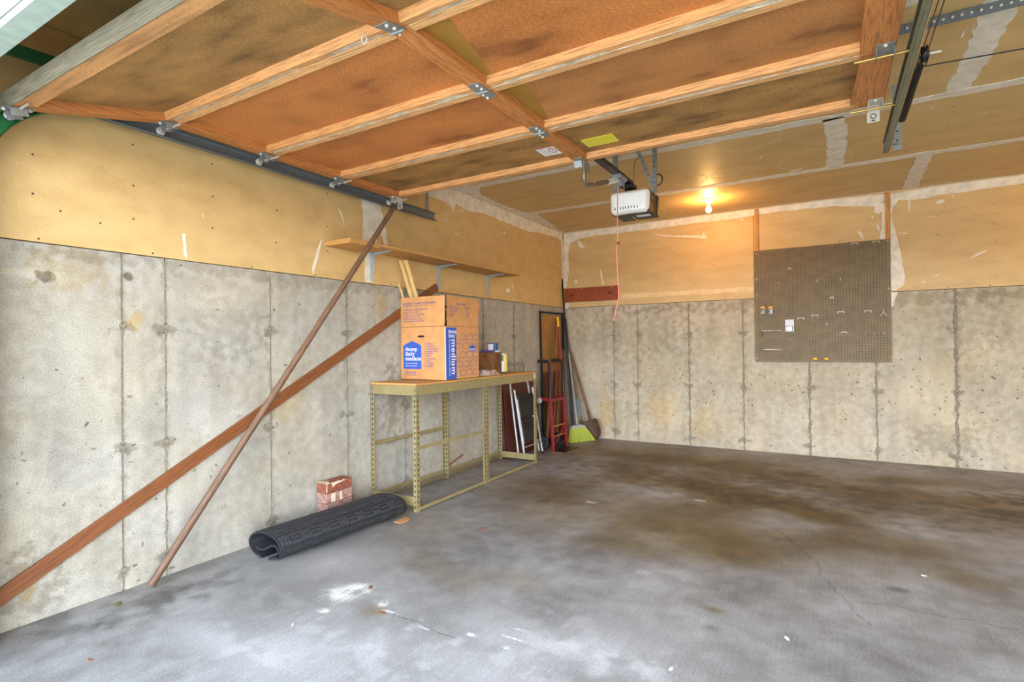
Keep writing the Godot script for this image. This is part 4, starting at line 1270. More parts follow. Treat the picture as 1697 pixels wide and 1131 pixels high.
	box(st, S.call(.175, .495), Vector3(0.0008, (y1 - y0) * .96, (z1 - z0) * .30))
	obj("print_panel", st, M.print_blue, body)
	st = ST()
	box(st, S.call(.018, .495) + Vector3(0.0004, 0, 0), Vector3(0.0008, (y1 - y0) * .98, (z1 - z0) * .03))
	obj("tape_edge", st, M.print_white, body)
	text(body, "Heavy", 0.036, Transform3D(sb, S.call(.10, .90) + Vector3(0.0008, 0, 0)), M.print_white, true, true, 1.0)
	text(body, "Duty", 0.036, Transform3D(sb, S.call(.10, .82) + Vector3(0.0008, 0, 0)), M.print_white, true, true, 1.0)
	text(body, "medium", 0.072, Transform3D(sb * Basis(Vector3(0, 0, 1), -PI / 2), S.call(.24, .765) + Vector3(0.0008, 0, 0)), M.print_white, true, true, 0.97)
	text(body, "Plus-size and bulky items, kitchens", 0.022, Transform3D(sb * Basis(Vector3(0, 0, 1), -PI / 2), S.call(.135, .765) + Vector3(0.0008, 0, 0)), M.print_white, true, false, 0.85)
	# rows of house outlines
	for r in 5:
		for k in 4:
			var cu := .41 + k * .20 + (0.10 if r % 2 == 0 else 0.0)
			var cv := .13 + r * .17
			if r == 4 and cv > .84: cv = .81
			if absf(cu - .72) < .16 and r == 2 and false: continue
			var path := [[-.085, .0], [-.085, .09], [-.06, .09], [0, .125], [.06, .09], [.085, .09], [.085, .0], [-.085, .0]]
			st = ST()
			var any := false
			for i in path.size() - 1:
				var u0: float = cu + path[i][0]
				var u1: float = cu + path[i + 1][0]
				if u0 < .335 and u1 < .335 or u0 > .985 and u1 > .985: continue
				var a: Vector3 = S.call(clampf(u0, .335, .985), cv + path[i][1] - .06)
				var b: Vector3 = S.call(clampf(u1, .335, .985), cv + path[i + 1][1] - .06)
				if a.distance_to(b) < 0.004: continue
				bar(st, a, b, 0.0035, 0.0006, Vector3.RIGHT)
				any = true
			if any: obj("house_outline", st, M.print_violet, body)
	st = ST()
	prism(st, PackedVector2Array([Vector2(-.036, -.022), Vector2(.036, -.022), Vector2(.036, .018), Vector2(.026, .02), Vector2(0, .036), Vector2(-.026, .02), Vector2(-.036, .018)]), Transform3D(sb, S.call(.80, .575)), 0.001)
	obj("logo", st, M.print_blue, body)
	text(body, "Lowe's", 0.027, Transform3D(sb, S.call(.80, .565) + Vector3(0.001, 0, 0)), M.print_white, false, true, 0.85)
	# side flap print
	for k in 10:
		var col := k / 5
		var words := ["Bubble Cushion", "Furniture Pads", "Stretch Wrap", "Tape gun", "Rope", "Mattress", "Tarp", "Labels", "Gloves", "Dolly"]
		var u := .16 + col * .46
		var yy := y1 + 0.155 - (k % 5) * 0.018
		text(f2, "v " + words[k], 0.014, Transform3D(Basis(Vector3(0, 0, -1), Vector3(-0.06, 0.998, 0), Vector3(0.998, 0.06, 0)), Vector3(x1 - 0.0002 - (yy - y1) * 0.06, yy, lerpf(z1, z0, u))), M.print_violet)
	text(f2, "Keep it simple", 0.018, Transform3D(Basis(Vector3(0, 0, -1), Vector3(-0.06, 0.998, 0), Vector3(0.998, 0.06, 0)), Vector3(x1 - 0.0112, y1 + 0.18, lerpf(z1, z0, .38))), M.print_violet)
	# contents: sticks and dark wire
	var tip := at(664, 432, 2, 3.16)
	var side2 := at(672, 431, 2, 3.16) - tip
	for q in [[Vector3(0.16, 1.0, 2.90), tip, 0.034, 0.014, "pale pine strip beside the thin short stick in the open carton"], [Vector3(0.16, 1.0, 2.90) + side2, tip + side2, 0.034, 0.014, "pale pine strip next to the brown board end in the open carton"], [Vector3(0.10, 1.0, 2.90), at(660.5, 470, 2, 3.15), 0.016, 0.012, "thin short pine stick poking out of the open carton"]]:
		var t2 := thing("wood_strip", q[4], "wood strip", q[0], "pine strips in the carton", frame_to(q[1] - q[0]))
		st = ST()
		bar(st, q[0], q[1], q[2], q[3], Vector3(0, 0, 1), 0.001)
		obj("strip", st, M.fir, t2)
	var w := thing("wire_bundle", "tangle of black and pale wires inside the open carton", "wires", Vector3(0.36, 0.93, 2.98))
	for k in 7:
		st = ST()
		var pts := []
		for i in 12:
			var a := TAU * i / 11.0
			pts.append(Vector3(0.36 + 0.06 * sin(a + k * 0.9) - 0.01 * k, 1.33 + 0.17 * cos(a * 0.5 + k * 0.2) * (1 if k % 2 else 0.9), 2.97 + 0.08 * cos(a + k * 0.7)))
		tube(st, pts, 0.006, 6)
		obj("wire", st, M.black if k % 3 else M.brick_mortar, w)

# ---------------------------------------------------------------- small goods on the shelving
func build_goods() -> void:
	var st := ST()
	var b := thing("small_carton", "small brown cardboard carton beside the yellow canister", "box", Vector3(0.2, 0.918, 2.1))
	box(st, Vector3(0.20, 1.018, 2.10), Vector3(0.18, 0.20, 0.17), 0.002, Basis(Vector3(0, 1, 0), 0.12))
	obj("body", st, M.card_dark, b)
	st = ST()
	box(st, Vector3(0.292, 1.05, 2.08), Vector3(0.001, 0.11, 0.05), 0.0, Basis(Vector3(0, 1, 0), 0.12))
	obj("printed_mark", st, M.opener_box, b)
	var sm := thing("paint_pot", "small white pot with black lid on the brown carton", "pot", Vector3(0.21, 1.14, 2.09))
	st = ST()
	lathe(st, [Vector2(0, 0), Vector2(0.029, 0), Vector2(0.029, 0.058), Vector2(0, 0.058)], Transform3D(Basis(), Vector3(0.20, 1.140, 2.08)), 20, false)
	obj("body", st, M.print_white, sm)
	st = ST()
	lathe(st, [Vector2(0, 0.008), Vector2(0.028, 0.008), Vector2(0.03, 0.004), Vector2(0.03, 0)], Transform3D(Basis(), Vector3(0.20, 1.198, 2.08)), 20, false)
	obj("lid", st, M.black, sm)
	st = ST()
	box(st, Vector3(0.20, 1.129, 2.09), Vector3(0.11, 0.02, 0.16), 0.002)
	var bk := tag(obj("flat_packet", st, M.print_violet), "flat dark violet packet lying on the brown carton", "packet")
	st = ST()
	box(st, Vector3(0.261, 1.129, 2.055), Vector3(0.012, 0.018, 0.07), 0.001)
	obj("label_band", st, M.print_white, bk)
	var cn := thing("canister", "white and yellow canister with green emblem beside the brown carton", "canister", Vector3(0.25, 0.918, 1.945))
	st = ST()
	lathe(st, [Vector2(0, 0), Vector2(0.046, 0), Vector2(0.046, 0.010), Vector2(0.048, 0.012)], Transform3D(Basis(), Vector3(0.25, 0.918, 1.945)), 24, false)
	obj("base_rim", st, M.green_paint, cn)
	st = ST()
	lathe(st, [Vector2(0.048, 0.012), Vector2(0.048, 0.178), Vector2(0.044, 0.186), Vector2(0, 0.186)], Transform3D(Basis(), Vector3(0.25, 0.918, 1.945)), 24, false)
	obj("body", st, M.print_white, cn)
	var arcs := [[M.lemon, -0.6, 0.62, 0.013, 0.177], [M.green_paint, 0.8, 1.75, 0.115, 0.172]]
	for q in arcs:
		st = ST()
		for k in 8:
			var a0: float = lerpf(q[1], q[2], k / 8.0)
			var a1: float = lerpf(q[1], q[2], (k + 1) / 8.0)
			var p0 := Vector3(0.25 + cos(a0) * 0.0488, 0.918, 1.945 + sin(a0) * 0.0488)
			var p1 := Vector3(0.25 + cos(a1) * 0.0488, 0.918, 1.945 + sin(a1) * 0.0488)
			quad(st, p0 + Vector3(0, q[3], 0), p1 + Vector3(0, q[3], 0), p1 + Vector3(0, q[4], 0), p0 + Vector3(0, q[4], 0), p0 - Vector3(0.25, 0.918, 1.945))
		obj("label_print", st, q[0], cn)
	var bc := thing("blue_can", "small blue capped can behind the yellow canister", "can", Vector3(0.13, 0.918, 1.9))
	st = ST()
	lathe(st, [Vector2(0, 0), Vector2(0.04, 0), Vector2(0.04, 0.21), Vector2(0.0, 0.21)], Transform3D(Basis(), Vector3(0.13, 0.918, 1.90)), 20, false)
	obj("body", st, M.print_white, bc)
	st = ST()
	lathe(st, [Vector2(0.038, 0), Vector2(0.04, 0.075), Vector2(0.037, 0.082), Vector2(0, 0.082)], Transform3D(Basis(), Vector3(0.13, 1.128, 1.90)), 20, false)
	obj("cap", st, M.blue_plastic, bc)
	# crumpled rag
	st = ST()
	var nzr := FastNoiseLite.new()
	nzr.seed = 4
	nzr.frequency = 9.0
	var g := []
	for j in 13:
		var row := []
		for i in 25:
			var u := i / 24.0 * 2 - 1
			var v := j / 12.0 * 2 - 1
			var e := maxf(0.0, 1 - pow(absf(u), 3) - 0.0) * maxf(0.0, 1 - v * v)
			var p := Vector3(0.36 + v * 0.06 + nzr.get_noise_2d(u, v) * 0.02, 0, 2.36 - u * 0.13)
			p.y = 0.919 + e * (0.035 + 0.035 * nzr.get_noise_3d(p.x * 1.6, 1, p.z * 1.6) + (0.05 if u < -0.6 else 0.0) * e + 0.012 * sin(i * 1.3 + j))
			row.append(p)
		g.append(row)
	st.set_smooth_group(2)
	for j in 12:
		for i in 24: quad(st, g[j][i], g[j][i + 1], g[j + 1][i + 1], g[j + 1][i], Vector3.UP)
	tag(obj("rag", st, M.cloth), "crumpled pale cloth rag on the shelving top beside the big carton", "rag")

# ---------------------------------------------------------------- mat, bricks, floor litter
func build_floor_goods() -> void:
	# rolled rubber mat: folded spiral cross section swept along the wall
	var a := Vector3(0.262, 0, 4.52)
	var b := Vector3(0.315, 0, 3.56)
	var t := thing("rolled_mat", "rolled up black rubber mat with brick weave relief on the floor", "mat", (a + b) / 2)
	var path: Array[Vector2] = []
	# outer loop (flattened), then the tail folding back inside
	var n := 44
	for k in n + 1:
		var an := -PI * 0.42 + TAU * 0.93 * k / n
		var rx := 0.143
		var ry := 0.064
		path.append(Vector2(cos(an) * rx * 0.93, 0.078 + sin(an) * ry))
	path.reverse()
	var ext: Array[Vector2] = [Vector2(0.045, 0.022), Vector2(0.0, 0.045), Vector2(-0.05, 0.033), Vector2(-0.095, 0.03), Vector2(-0.122, 0.06), Vector2(-0.105, 0.105), Vector2(-0.05, 0.116), Vector2(0.02, 0.098), Vector2(0.06, 0.08)]
	var inner: Array[Vector2] = []
	var cur := Curve2D.new()
	var first := path[path.size() - 1]
	cur.add_point(first)
	for e in [Vector2(0.02, 0.016), Vector2(-0.01, 0.05), Vector2(0.03, 0.085), Vector2(0.09, 0.09)]:
		cur.add_point(e)
	path.reverse()
	# path now starts low at the front and runs round over the top to the back and under
	var tail: Array[Vector2] = [Vector2(0.105, 0.030), Vector2(0.118, 0.055), Vector2(0.10, 0.085), Vector2(0.06, 0.083), Vector2(0.02, 0.06), Vector2(-0.02, 0.045), Vector2(-0.06, 0.045), Vector2(-0.085, 0.06)]
	var full: Array[Vector2] = []
	full.append_array(path)
	var st := ST()
	var th := 0.011
	var xdir := Vector3(1, 0, 0)
	for strip in [full, tail]:
		for i in strip.size() - 1:
			var p: Vector2 = strip[i]
			var q: Vector2 = strip[i + 1]
			var pn: Vector2 = (strip[mini(i + 1, strip.size() - 1)] - strip[maxi(i - 1, 0)]).normalized().orthogonal() * th
			var qn: Vector2 = (strip[mini(i + 2, strip.size() - 1)] - strip[i]).normalized().orthogonal() * th
			var V := func(o: Vector3, c: Vector2, s: float) -> Vector3: return o + Vector3(c.x * s, c.y * (0.93 if o == b else 1.0), 0)
			var A0: Vector3 = V.call(a, p, 1.0); var A1: Vector3 = V.call(a, q, 1.0)
			var B0: Vector3 = V.call(b, p, 0.98); var B1: Vector3 = V.call(b, q, 0.98)
			var a0: Vector3 = V.call(a, p + pn, 1.0); var a1: Vector3 = V.call(a, q + qn, 1.0)
			var b0: Vector3 = V.call(b, p + pn, 0.98); var b1: Vector3 = V.call(b, q + qn, 0.98)
			var on := Vector3(-pn.x, -pn.y, 0)
			st.set_smooth_group(2)
			quad(st, A0, A1, B1, B0, on)
			quad(st, a0, a1, b1, b0, -on)
			st.set_smooth_group(-1)
			quad(st, A0, A1, a1, a0, Vector3(0, 0, 1))
			quad(st, B0, B1, b1, b0, Vector3(0, 0, -1))
	obj("sheet", st, M.mat_rubber, t)
	# raised lugs in a basket weave
	st = ST()
	var L := a.distance_to(b)
	var S := 0.0
	var seg := []
	for i in range(4, path.size() - 12): seg.append(path[i])
	var cell := 0.066
	var acc := 0.0
	var arc := [0.0]
	for i in seg.size() - 1:
		acc += seg[i].distance_to(seg[i + 1])
		arc.append(acc)
	var on_arc := func(s: float) -> Array:
		for i in seg.size() - 1:
			if s <= arc[i + 1] or i == seg.size() - 2:
				var f := clampf((s - arc[i]) / maxf(arc[i + 1] - arc[i], 1e-5), 0, 1)
				var d2: Vector2 = (seg[i + 1] - seg[i]).normalized()
				return [seg[i].lerp(seg[i + 1], f), d2]
		return [seg[0], Vector2.RIGHT]
	var nu := int(L / cell)
	var nv := int(acc / cell)
	for iu in nu:
		for iv in nv:
			var turn := (iu + iv) % 2 == 0
			for k in 3:
				var cu := (iu + 0.5) * cell + (0.0 if turn else (k - 1) * cell / 3.0)
				var cv := (iv + 0.5) * cell + ((k - 1) * cell / 3.0 if turn else 0.0)
				var r: Array = on_arc.call(cv)
				var p2: Vector2 = r[0]
				var d2: Vector2 = r[1]
				var o := a.lerp(b, (cu + 0.008) / L)
				var nn := Vector3(d2.y, -d2.x, 0)
				if nn.dot(Vector3(p2.x, p2.y - 0.078, 0)) < 0: nn = -nn
				var bs := Basis((b - a).normalized(), nn, (b - a).normalized().cross(nn).normalized())
				var su := cell * (0.9 if turn else 0.26)
				var sv := cell * (0.26 if turn else 0.9)
				if turn: 
					box(st, o + Vector3(p2.x, p2.y, 0) + nn * 0.0122, Vector3(su, 0.005, sv), 0.0016, bs)
				else:
					for h in [-0.25, 0.25]:
						var r2: Array = on_arc.call(cv + sv * h)
						var pq: Vector2 = r2[0]
						var dq: Vector2 = r2[1]
						var n3 := Vector3(dq.y, -dq.x, 0)
						if n3.dot(Vector3(pq.x, pq.y - 0.078, 0)) < 0: n3 = -n3
						box(st, o + Vector3(pq.x, pq.y, 0) + n3 * 0.0122, Vector3(su, 0.005, sv * 0.52), 0.0016, Basis((b - a).normalized(), n3, (b - a).normalized().cross(n3).normalized()))
	obj("relief_lugs", st, M.mat_lug, t).set_meta("kind", "stuff")
	# bricks stacked against the wall
	var labels := ["rough red brick with pale mortar on top of the stack by the wall", "pink brick in the middle of the stack by the wall", "brown pink brick at the bottom of the stack by the wall", "pale brick under the stack, hidden behind the rolled mat"]
	for k in 4:
		var y := 0.278 - 0.069 * k - 0.034
		var h := 0.067
		var yaw := [0.03, -0.015, 0.02, 0.0][k] as float
		var c := Vector3(0.066, y, 3.85)
		var br := thing("brick", labels[k], "brick", c - Vector3(0, h / 2, 0), "stacked bricks", Basis(Vector3(0, 1, 0), yaw))
		st = ST()
		box(st, c, Vector3(0.098, h, 0.225), 0.005, Basis(Vector3(0, 1, 0), yaw))
		obj("block", st, M.brick_red if k == 0 else M.brick_pink, br)
		if k == 0:
			st = ST()
			prism(st, ragged([Vector2(-0.113, 0.036), Vector2(0.03, 0.036), Vector2(0.06, 0.031), Vector2(-0.02, 0.022), Vector2(-0.07, 0.003), Vector2(-0.105, -0.026), Vector2(-0.113, -0.02)], 0.015, 0.003), Transform3D(Basis(Vector3(0, 0, -1), Vector3(0, 1, 0), Vector3(1, 0, 0)), Vector3(c.x + 0.049, c.y - 0.002, c.z)), 0.002)
			prism(st, ragged([Vector2(-0.113, -0.05), Vector2(-0.09, -0.05), Vector2(-0.05, 0.0), Vector2(-0.09, 0.049), Vector2(-0.113, 0.049)], 0.015, 0.003), Transform3D(Basis(Vector3(0, 0, -1), Vector3(1, 0, 0), Vector3(0, -1, 0)), Vector3(c.x, c.y + h / 2 + 0.002, c.z)), 0.002)
			obj("mortar", st, M.brick_mortar, br)
		elif k == 1:
			for q in [[-0.055, 0.036], [0.085, 0.03], [0.01, 0.02]]:
				st = ST()
				box(st, Vector3(c.x + 0.0495, c.y, c.z - q[0]), Vector3(0.001, h * 0.86, q[1]))
				obj("mortar", st, M.brick_mortar, br)
	# litter
	patch("cardboard_scrap", [652, 866, 662, 862, 672, 858, 678, 860, 676, 864, 664, 868], 3, 0.0005, M.card, self, 0.003, 0.02, 0.004)
	tag(get_child(get_child_count() - 1), "torn tan cardboard scrap beside the end of the rolled mat", "scrap")
	patch("cardboard_sheet", [912, 750, 935, 751, 966, 744, 944, 741], 3, 0.0005, M.card_dark, self, 0.004, 0.1, 0.002)
	tag(get_child(get_child_count() - 1), "flat brown cardboard sheet on the floor by the hand truck", "cardboard")
	for q in [[196, 1002, 0.022, M.leaf, "olive green leaf on the floor by the concrete wall"], [800, 877, 0.02, M.leaf_dry, "dry red brown leaf lying on the open floor"], [614, 974, 0.016, M.leaf_dry, "curled brown leaf beside the white paint spill"], [634, 1017, 0.016, M.leaf_dry, "small tan leaf below the white paint spill"], [485, 1037, 0.008, M.brick_mortar, "tiny pale wood chip on the bluish floor"], [1304, 1059, 0.012, M.print_white, "small white pebble on the open floor"], [1112, 1110, 0.010, M.print_white, "white chip near the open garage doorway"], [1531, 955, 0.01, M.brick_mortar, "cream chip on the dark stained floor"], [149, 1095, 0.010, M.leaf_dry, "pinkish scrap on the floor near the wall"]]:
		var p := at(q[0], q[1], 1, 0.0)
		st = ST()
		var pl := []
		for k in 9:
			var an := TAU * k / 9
			pl.append(Vector2(cos(an) * q[2] * 1.3, sin(an) * q[2] * 0.6) * rng.randf_range(0.75, 1.1))
		prism(st, PackedVector2Array(pl), Transform3D(Basis(Vector3(0, 1, 0), rng.randf() * 3) * face_basis(3), p + Vector3(0, 0.0005, 0)), 0.003)
		tag(obj("dry_leaf" if q[3] in [M.leaf, M.leaf_dry] else "floor_chip", st, q[3]), q[4], "leaf" if q[3] in [M.leaf, M.leaf_dry] else "chip")
	st = ST()
	var bp := at(854, 769, 1, 0.0)
	lathe(st, [Vector2(0, 0.012), Vector2(0.014, 0.012), Vector2(0.016, 0)], Transform3D(Basis(), bp), 12, false)
	tag(obj("bottle_cap", st, M.blue_plastic), "small blue bottle cap on the floor inside the shelving frame", "cap")
	var rs := thing("red_stick", "thin red brown stick leaning on the concrete inside the shelving frame", "stick", at(746, 770, 0, 0.10))
	st = ST()
	tube(st, [at(746, 770, 0, 0.10), at(767, 754, 0, 0.03)], 0.006, 8)
	tube(st, [at(752, 764, 0, 0.085), at(756, 766, 0, 0.09)], 0.004, 8)
	obj("shaft", st, M.handle_red, rs)

# ---------------------------------------------------------------- corner tools
func build_corner() -> void:
	var st := ST()
	# panels leaning on the side wall
	var t := thing("leaning_panel", "dark red brown wood panel leaning behind the step stool", "panel", Vector3(0.1, 0, 1.25))
	box(st, Vector3(0.042, 0.421, 1.22), Vector3(0.010, 0.84, 0.78), 0.001, Basis(Vector3(0, 0, 1), 0.06))
	obj("panel", st, M.dark_panel, t)
	for k in 3:
		t = thing("leaning_panel", ["narrow dark board edge leaning by the shelving post", "thin pale edged board leaning by the shelving post", "thin grey edged board beside the dark panel"][k], "panel", Vector3(0.1, 0, 1.55))
		st = ST()
		box(st, Vector3(0.056 + 0.010 * k, 0.361, 1.20 + 0.02 * k), Vector3(0.005, 0.72, 0.70 + 0.02 * k), 0.001, Basis(Vector3(0, 0, 1), 0.06))
		obj("panel", st, [M.dark_panel, M.alu, M.dark_panel][k], t)
	t = thing("tan_panel", "tall tan hardboard panel leaning in the corner behind the hand truck", "panel", Vector3(0.05, 0, 0.42))
	st = ST()
	box(st, Vector3(0.013, 0.776, 0.40), Vector3(0.006, 1.55, 0.54), 0.001)
	obj("panel", st, M.tan_panel, t)
	t = thing("dark_panel", "dark brown wood board leaning in front of the tan panel", "panel", Vector3(0.12, 0, 0.5))
	st = ST()
	box(st, Vector3(0.10, 0.431, 0.45), Vector3(0.014, 0.86, 0.50), 0.001, Basis(Vector3(0, 0, 1), 0.05))
	obj("panel", st, M.dark_panel, t)
	# black tube frame
	t = thing("tube_stand", "tall black tube frame standing against the wall in the corner", "frame", Vector3(0.03, 0, 0.42))
	st = ST()
	for q in [[Vector3(0.08, 0.012, 0.76), Vector3(0.034, 1.578, 0.73)], [Vector3(0.08, 0.012, 0.15), Vector3(0.034, 1.578, 0.12)], [Vector3(0.034, 1.578, 0.742), Vector3(0.034, 1.578, 0.108)]]:
		bar(st, q[0], q[1], 0.022, 0.022, Vector3.RIGHT, 0.003)
	obj("tube_frame", st, M.black_metal, t)
	# wood strips
	for q in [[Vector3(0.20, 0.02, 0.92), Vector3(0.075, 1.50, 0.40), 0.05, M.handle, "brown wood slat leaning crosswise on the tan panel"], [Vector3(0.24, 0.02, 0.85), Vector3(0.09, 1.30, 0.33), 0.03, M.handle_red, "reddish wood slat leaning beside the brown slat"], [Vector3(0.22, 0.02, 0.72), Vector3(0.115, 1.12, 0.30), 0.045, M.handle, "short tan slat behind the hand truck handles"]]:
		t = thing("wood_lath", q[4], "slat", q[0], "", frame_to(q[1] - q[0]))
		st = ST()
		bar(st, q[0], q[1], q[2], 0.012, Vector3.RIGHT, 0.001)
		obj("slat", st, q[3], t)
	# folded step stool
	t = thing("step_stool", "folded silver tube step stool with black treads leaning by the wall", "step stool", Vector3(0.22, 0, 1.4))
	var lx := func(y: float, o := 0.0) -> float: return 0.285 - 0.165 * y + o
	for q in [[1.58, 0.72], [1.19, 0.72]]:
		st = ST()
		tube(st, [Vector3(lx.call(0.0), 0.012, q[0]), Vector3(lx.call(q[1]), q[1], q[0])], 0.0125, 12)
		obj("front_leg", st, M.alu, t)
		st = ST()
		lathe(st, [Vector2(0, 0), Vector2(0.015, 0), Vector2(0.015, 0.03), Vector2(0.013, 0.03)], Transform3D(Basis(), Vector3(lx.call(0.0), 0.0, q[0])), 12)
		obj("rubber_foot", st, M.rubber, t)
	st = ST()
	var hp := []
	hp.append(Vector3(lx.call(0.1, -0.04), 0.02, 1.605))
	hp.append(Vector3(lx.call(0.9, -0.04), 0.90, 1.575))
	for k in 7: hp.append(Vector3(lx.call(0.95, -0.04), 0.92 + 0.07 * sin(PI / 2 * k / 6), 1.575 - 0.07 * (1 - cos(PI / 2 * k / 6))))
	for k in 7: hp.append(Vector3(lx.call(0.95, -0.04), 0.92 + 0.07 * cos(PI / 2 * k / 6), 1.275 - 0.07 * sin(PI / 2 * k / 6)))
	hp.append(Vector3(lx.call(0.1, -0.04), 0.02, 1.16))
	tube(st, hp, 0.012, 12)
	obj("back_frame", st, M.alu, t)
	for q in [[0.545, 0.24], [0.285, 0.24]]:
		st = ST()
		var y: float = q[0]
		box(st, Vector3(lx.call(y, 0.004), y, 1.392), Vector3(0.03, q[1], 0.33), 0.008, Basis(Vector3(0, 0, 1), 0.16))
		var tr := obj("tread", st, M.tread, t)
		st = ST()
		for k in 9: box(st, Vector3(lx.call(y, 0.02) + 0.0, y - 0.095 + k * 0.024, 1.392), Vector3(0.006, 0.008, 0.30), 0.001, Basis(Vector3(0, 0, 1), 0.16))
		obj("ribs", st, M.black, tr).set_meta("kind", "stuff")
	st = ST()
	tube(st, [Vector3(lx.call(0.13, 0.01), 0.13, 1.58), Vector3(lx.call(0.13, 0.01), 0.13, 1.20)], 0.008, 10)
	obj("cross_bar", st, M.alu, t)
	for z in [1.575, 1.215]:
		st = ST()
		tube(st, [Vector3(lx.call(0.15, 0.012), 0.15, z), Vector3(lx.call(0.62, 0.012), 0.62, z)], 0.008, 8)
		obj("tread_link", st, M.alu, t)
	# hand truck
	t = thing("hand_truck", "red steel hand truck with black handles and small wheels", "hand truck", Vector3(0.3, 0, 0.87))
	for z in [1.045, 0.70]:
		st = ST()
		bar(st, Vector3(0.345, 0.01, z), Vector3(0.315, 0.575, z), 0.03, 0.03, Vector3.RIGHT, 0.004)
		obj("upright", st, M.red_paint, t)
		st = ST()
		tube(st, [Vector3(0.318, 0.55, z - 0.005), Vector3(0.295, 0.985, z - 0.01), Vector3(0.27, 1.0, z - 0.01), Vector3(0.17, 1.0, z - 0.01)], 0.0125, 12)
		var hd := obj("handle_tube", st, M.black_metal, t)
		st = ST()
		tube(st, [Vector3(0.285, 0.998, z - 0.01), Vector3(0.16, 1.0, z - 0.01)], 0.0185, 12)
		obj("grip", st, M.rubber, hd)
	st = ST()
	bar(st, Vector3(0.318, 0.565, 1.06), Vector3(0.318, 0.565, 0.685), 0.03, 0.035, Vector3.RIGHT, 0.003)
	bar(st, Vector3(0.24, 0.58, 1.06), Vector3(0.24, 0.58, 0.685), 0.02, 0.045, Vector3.RIGHT, 0.003)
	bar(st, Vector3(0.318, 0.565, 1.05), Vector3(0.20, 0.585, 1.05), 0.022, 0.03, Vector3.UP, 0.003)
	bar(st, Vector3(0.318, 0.565, 0.70), Vector3(0.20, 0.585, 0.70), 0.022, 0.03, Vector3.UP, 0.003)
	obj("top_bracket", st, M.red_paint, t)
	st = ST()
	lathe(st, [Vector2(0.005, -0.012), Vector2(0.03, -0.012), Vector2(0.034, 0), Vector2(0.03, 0.012), Vector2(0.005, 0.012)], Transform3D(Basis(Vector3(1, 0, 0), PI / 2), Vector3(0.185, 0.56, 1.06)), 18)
	obj("caster_wheel", st, M.grey_plastic, t)
	for q in [[Vector3(0.34, 0.20, 1.04), Vector3(0.20, 0.10, 1.0)], [Vector3(0.34, 0.20, 0.71), Vector3(0.20, 0.10, 0.74)], [Vector3(0.33, 0.27, 1.04), Vector3(0.33, 0.27, 0.71)], [Vector3(0.335, 0.16, 1.04), Vector3(0.335, 0.16, 0.71)], [Vector3(0.34, 0.03, 1.04), Vector3(0.335, 0.27, 0.73)]]:
		st = ST()
		tube(st, [q[0], q[1]], 0.008, 8)
		obj("brace", st, M.red_paint if q[0].x > 0.336 else M.brass, t)
	for z in [1.03, 0.72]:
		st = ST()
		lathe(st, [Vector2(0.03, -0.02), Vector2(0.055, -0.022), Vector2(0.078, -0.018), Vector2(0.085, 0), Vector2(0.078, 0.018), Vector2(0.055, 0.022), Vector2(0.03, 0.02)], Transform3D(Basis(Vector3(1, 0, 0), PI / 2), Vector3(0.20, 0.086, z)), 24)
		var wh := obj("wheel", st, M.rubber, t)
		st = ST()
		lathe(st, [Vector2(0, 0.024), Vector2(0.010, 0.023), Vector2(0.012, 0.019), Vector2(0.05, 0.010), Vector2(0.053, -0.01), Vector2(0.012, -0.019), Vector2(0, -0.024)], Transform3D(Basis(Vector3(1, 0, 0), PI / 2), Vector3(0.20, 0.086, z)), 20)
		obj("hub", st, M.black_metal, wh)
		st = ST()
		tube(st, [Vector3(0.20, 0.086, z), Vector3(0.20, 0.086, z + 0.032)], 0.008, 10)
		obj("axle_end", st, M.zinc, wh)
	st = ST()
	box(st, Vector3(0.415, 0.006, 0.87), Vector3(0.15, 0.008, 0.36), 0.002)
	box(st, Vector3(0.344, 0.03, 0.87), Vector3(0.006, 0.05, 0.36), 0.001)
	obj("toe_plate", st, M.black_metal, t)
	# long tools: shafts in the corner
	for q in [
		["black_pole", "tall thin black pole standing in the corner up to the drywall", "pole", Vector3(0.20, 0.012, 0.20), at(931.5, 463, 2, 0.05), 0.012, M.black_metal],
		["black_bar", "second black bar leaning beside the tall black pole", "pole", Vector3(0.24, 0.012, 0.24), at(938, 560, 2, 0.05) + Vector3(0, 0.25, 0), 0.011, M.black_metal],
		["brown_handle", "brown wooden tool handle leaning beside the black pole", "handle", Vector3(0.16, 0.22, 0.30), at(934, 573, 2, 0.10), 0.013, M.handle]]:
		t = thing(q[0], q[1], q[2], q[3])
		st = ST()
		tube(st, [q[3], q[4]], q[5], 10)
		obj("shaft", st, q[6], t)
		if q[0] == "brown_handle":
			st = ST()
			bar(st, Vector3(0.165, 0.012, 0.305), Vector3(0.16, 0.25, 0.30), 0.05, 0.008, Vector3(0, 0, 1), 0.002)
			obj("blade", st, M.rust_blade, t)
	# red handled tool with yellow grip
	t = thing("red_handled_tool", "red shaft tool with bright yellow grip leaning in the corner", "tool", Vector3(0.2, 0, 0.3))
	var y0 := at(924, 526, 0, 0.10)
	var y1 := at(934, 650, 0, 0.19)
	st = ST()
	tube(st, [y1 + (y1 - y0) * 0.62, y0.lerp(y1, 0.1)], 0.012, 10)
	obj("shaft", st, M.handle_red, t)
	st = ST()
	tube(st, [y0, y0.lerp(y1, 0.13)], 0.0165, 12)
	obj("grip", st, M.yellow, t)
	# broom
	t = thing("broom", "broom with lime yellow bristles and grey handle leaning in the corner", "broom", Vector3(0.38, 0, 0.32))
	var top := at(940, 562, 2, 0.06)
	var hd2 := Vector3(0.305, 0.185, 0.30)
	st = ST()
	tube(st, [top, hd2], 0.0115, 10)
	obj("handle", st, M.grey_plastic, t)
	var ea := Vector3(0.285, 0.0, 0.475)      # foot of the bristles
	var eb := Vector3(0.475, 0.0, 0.165)
	var ta := Vector3(0.262, 0.165, 0.395)
	var tb := Vector3(0.365, 0.175, 0.225)
	st = ST()
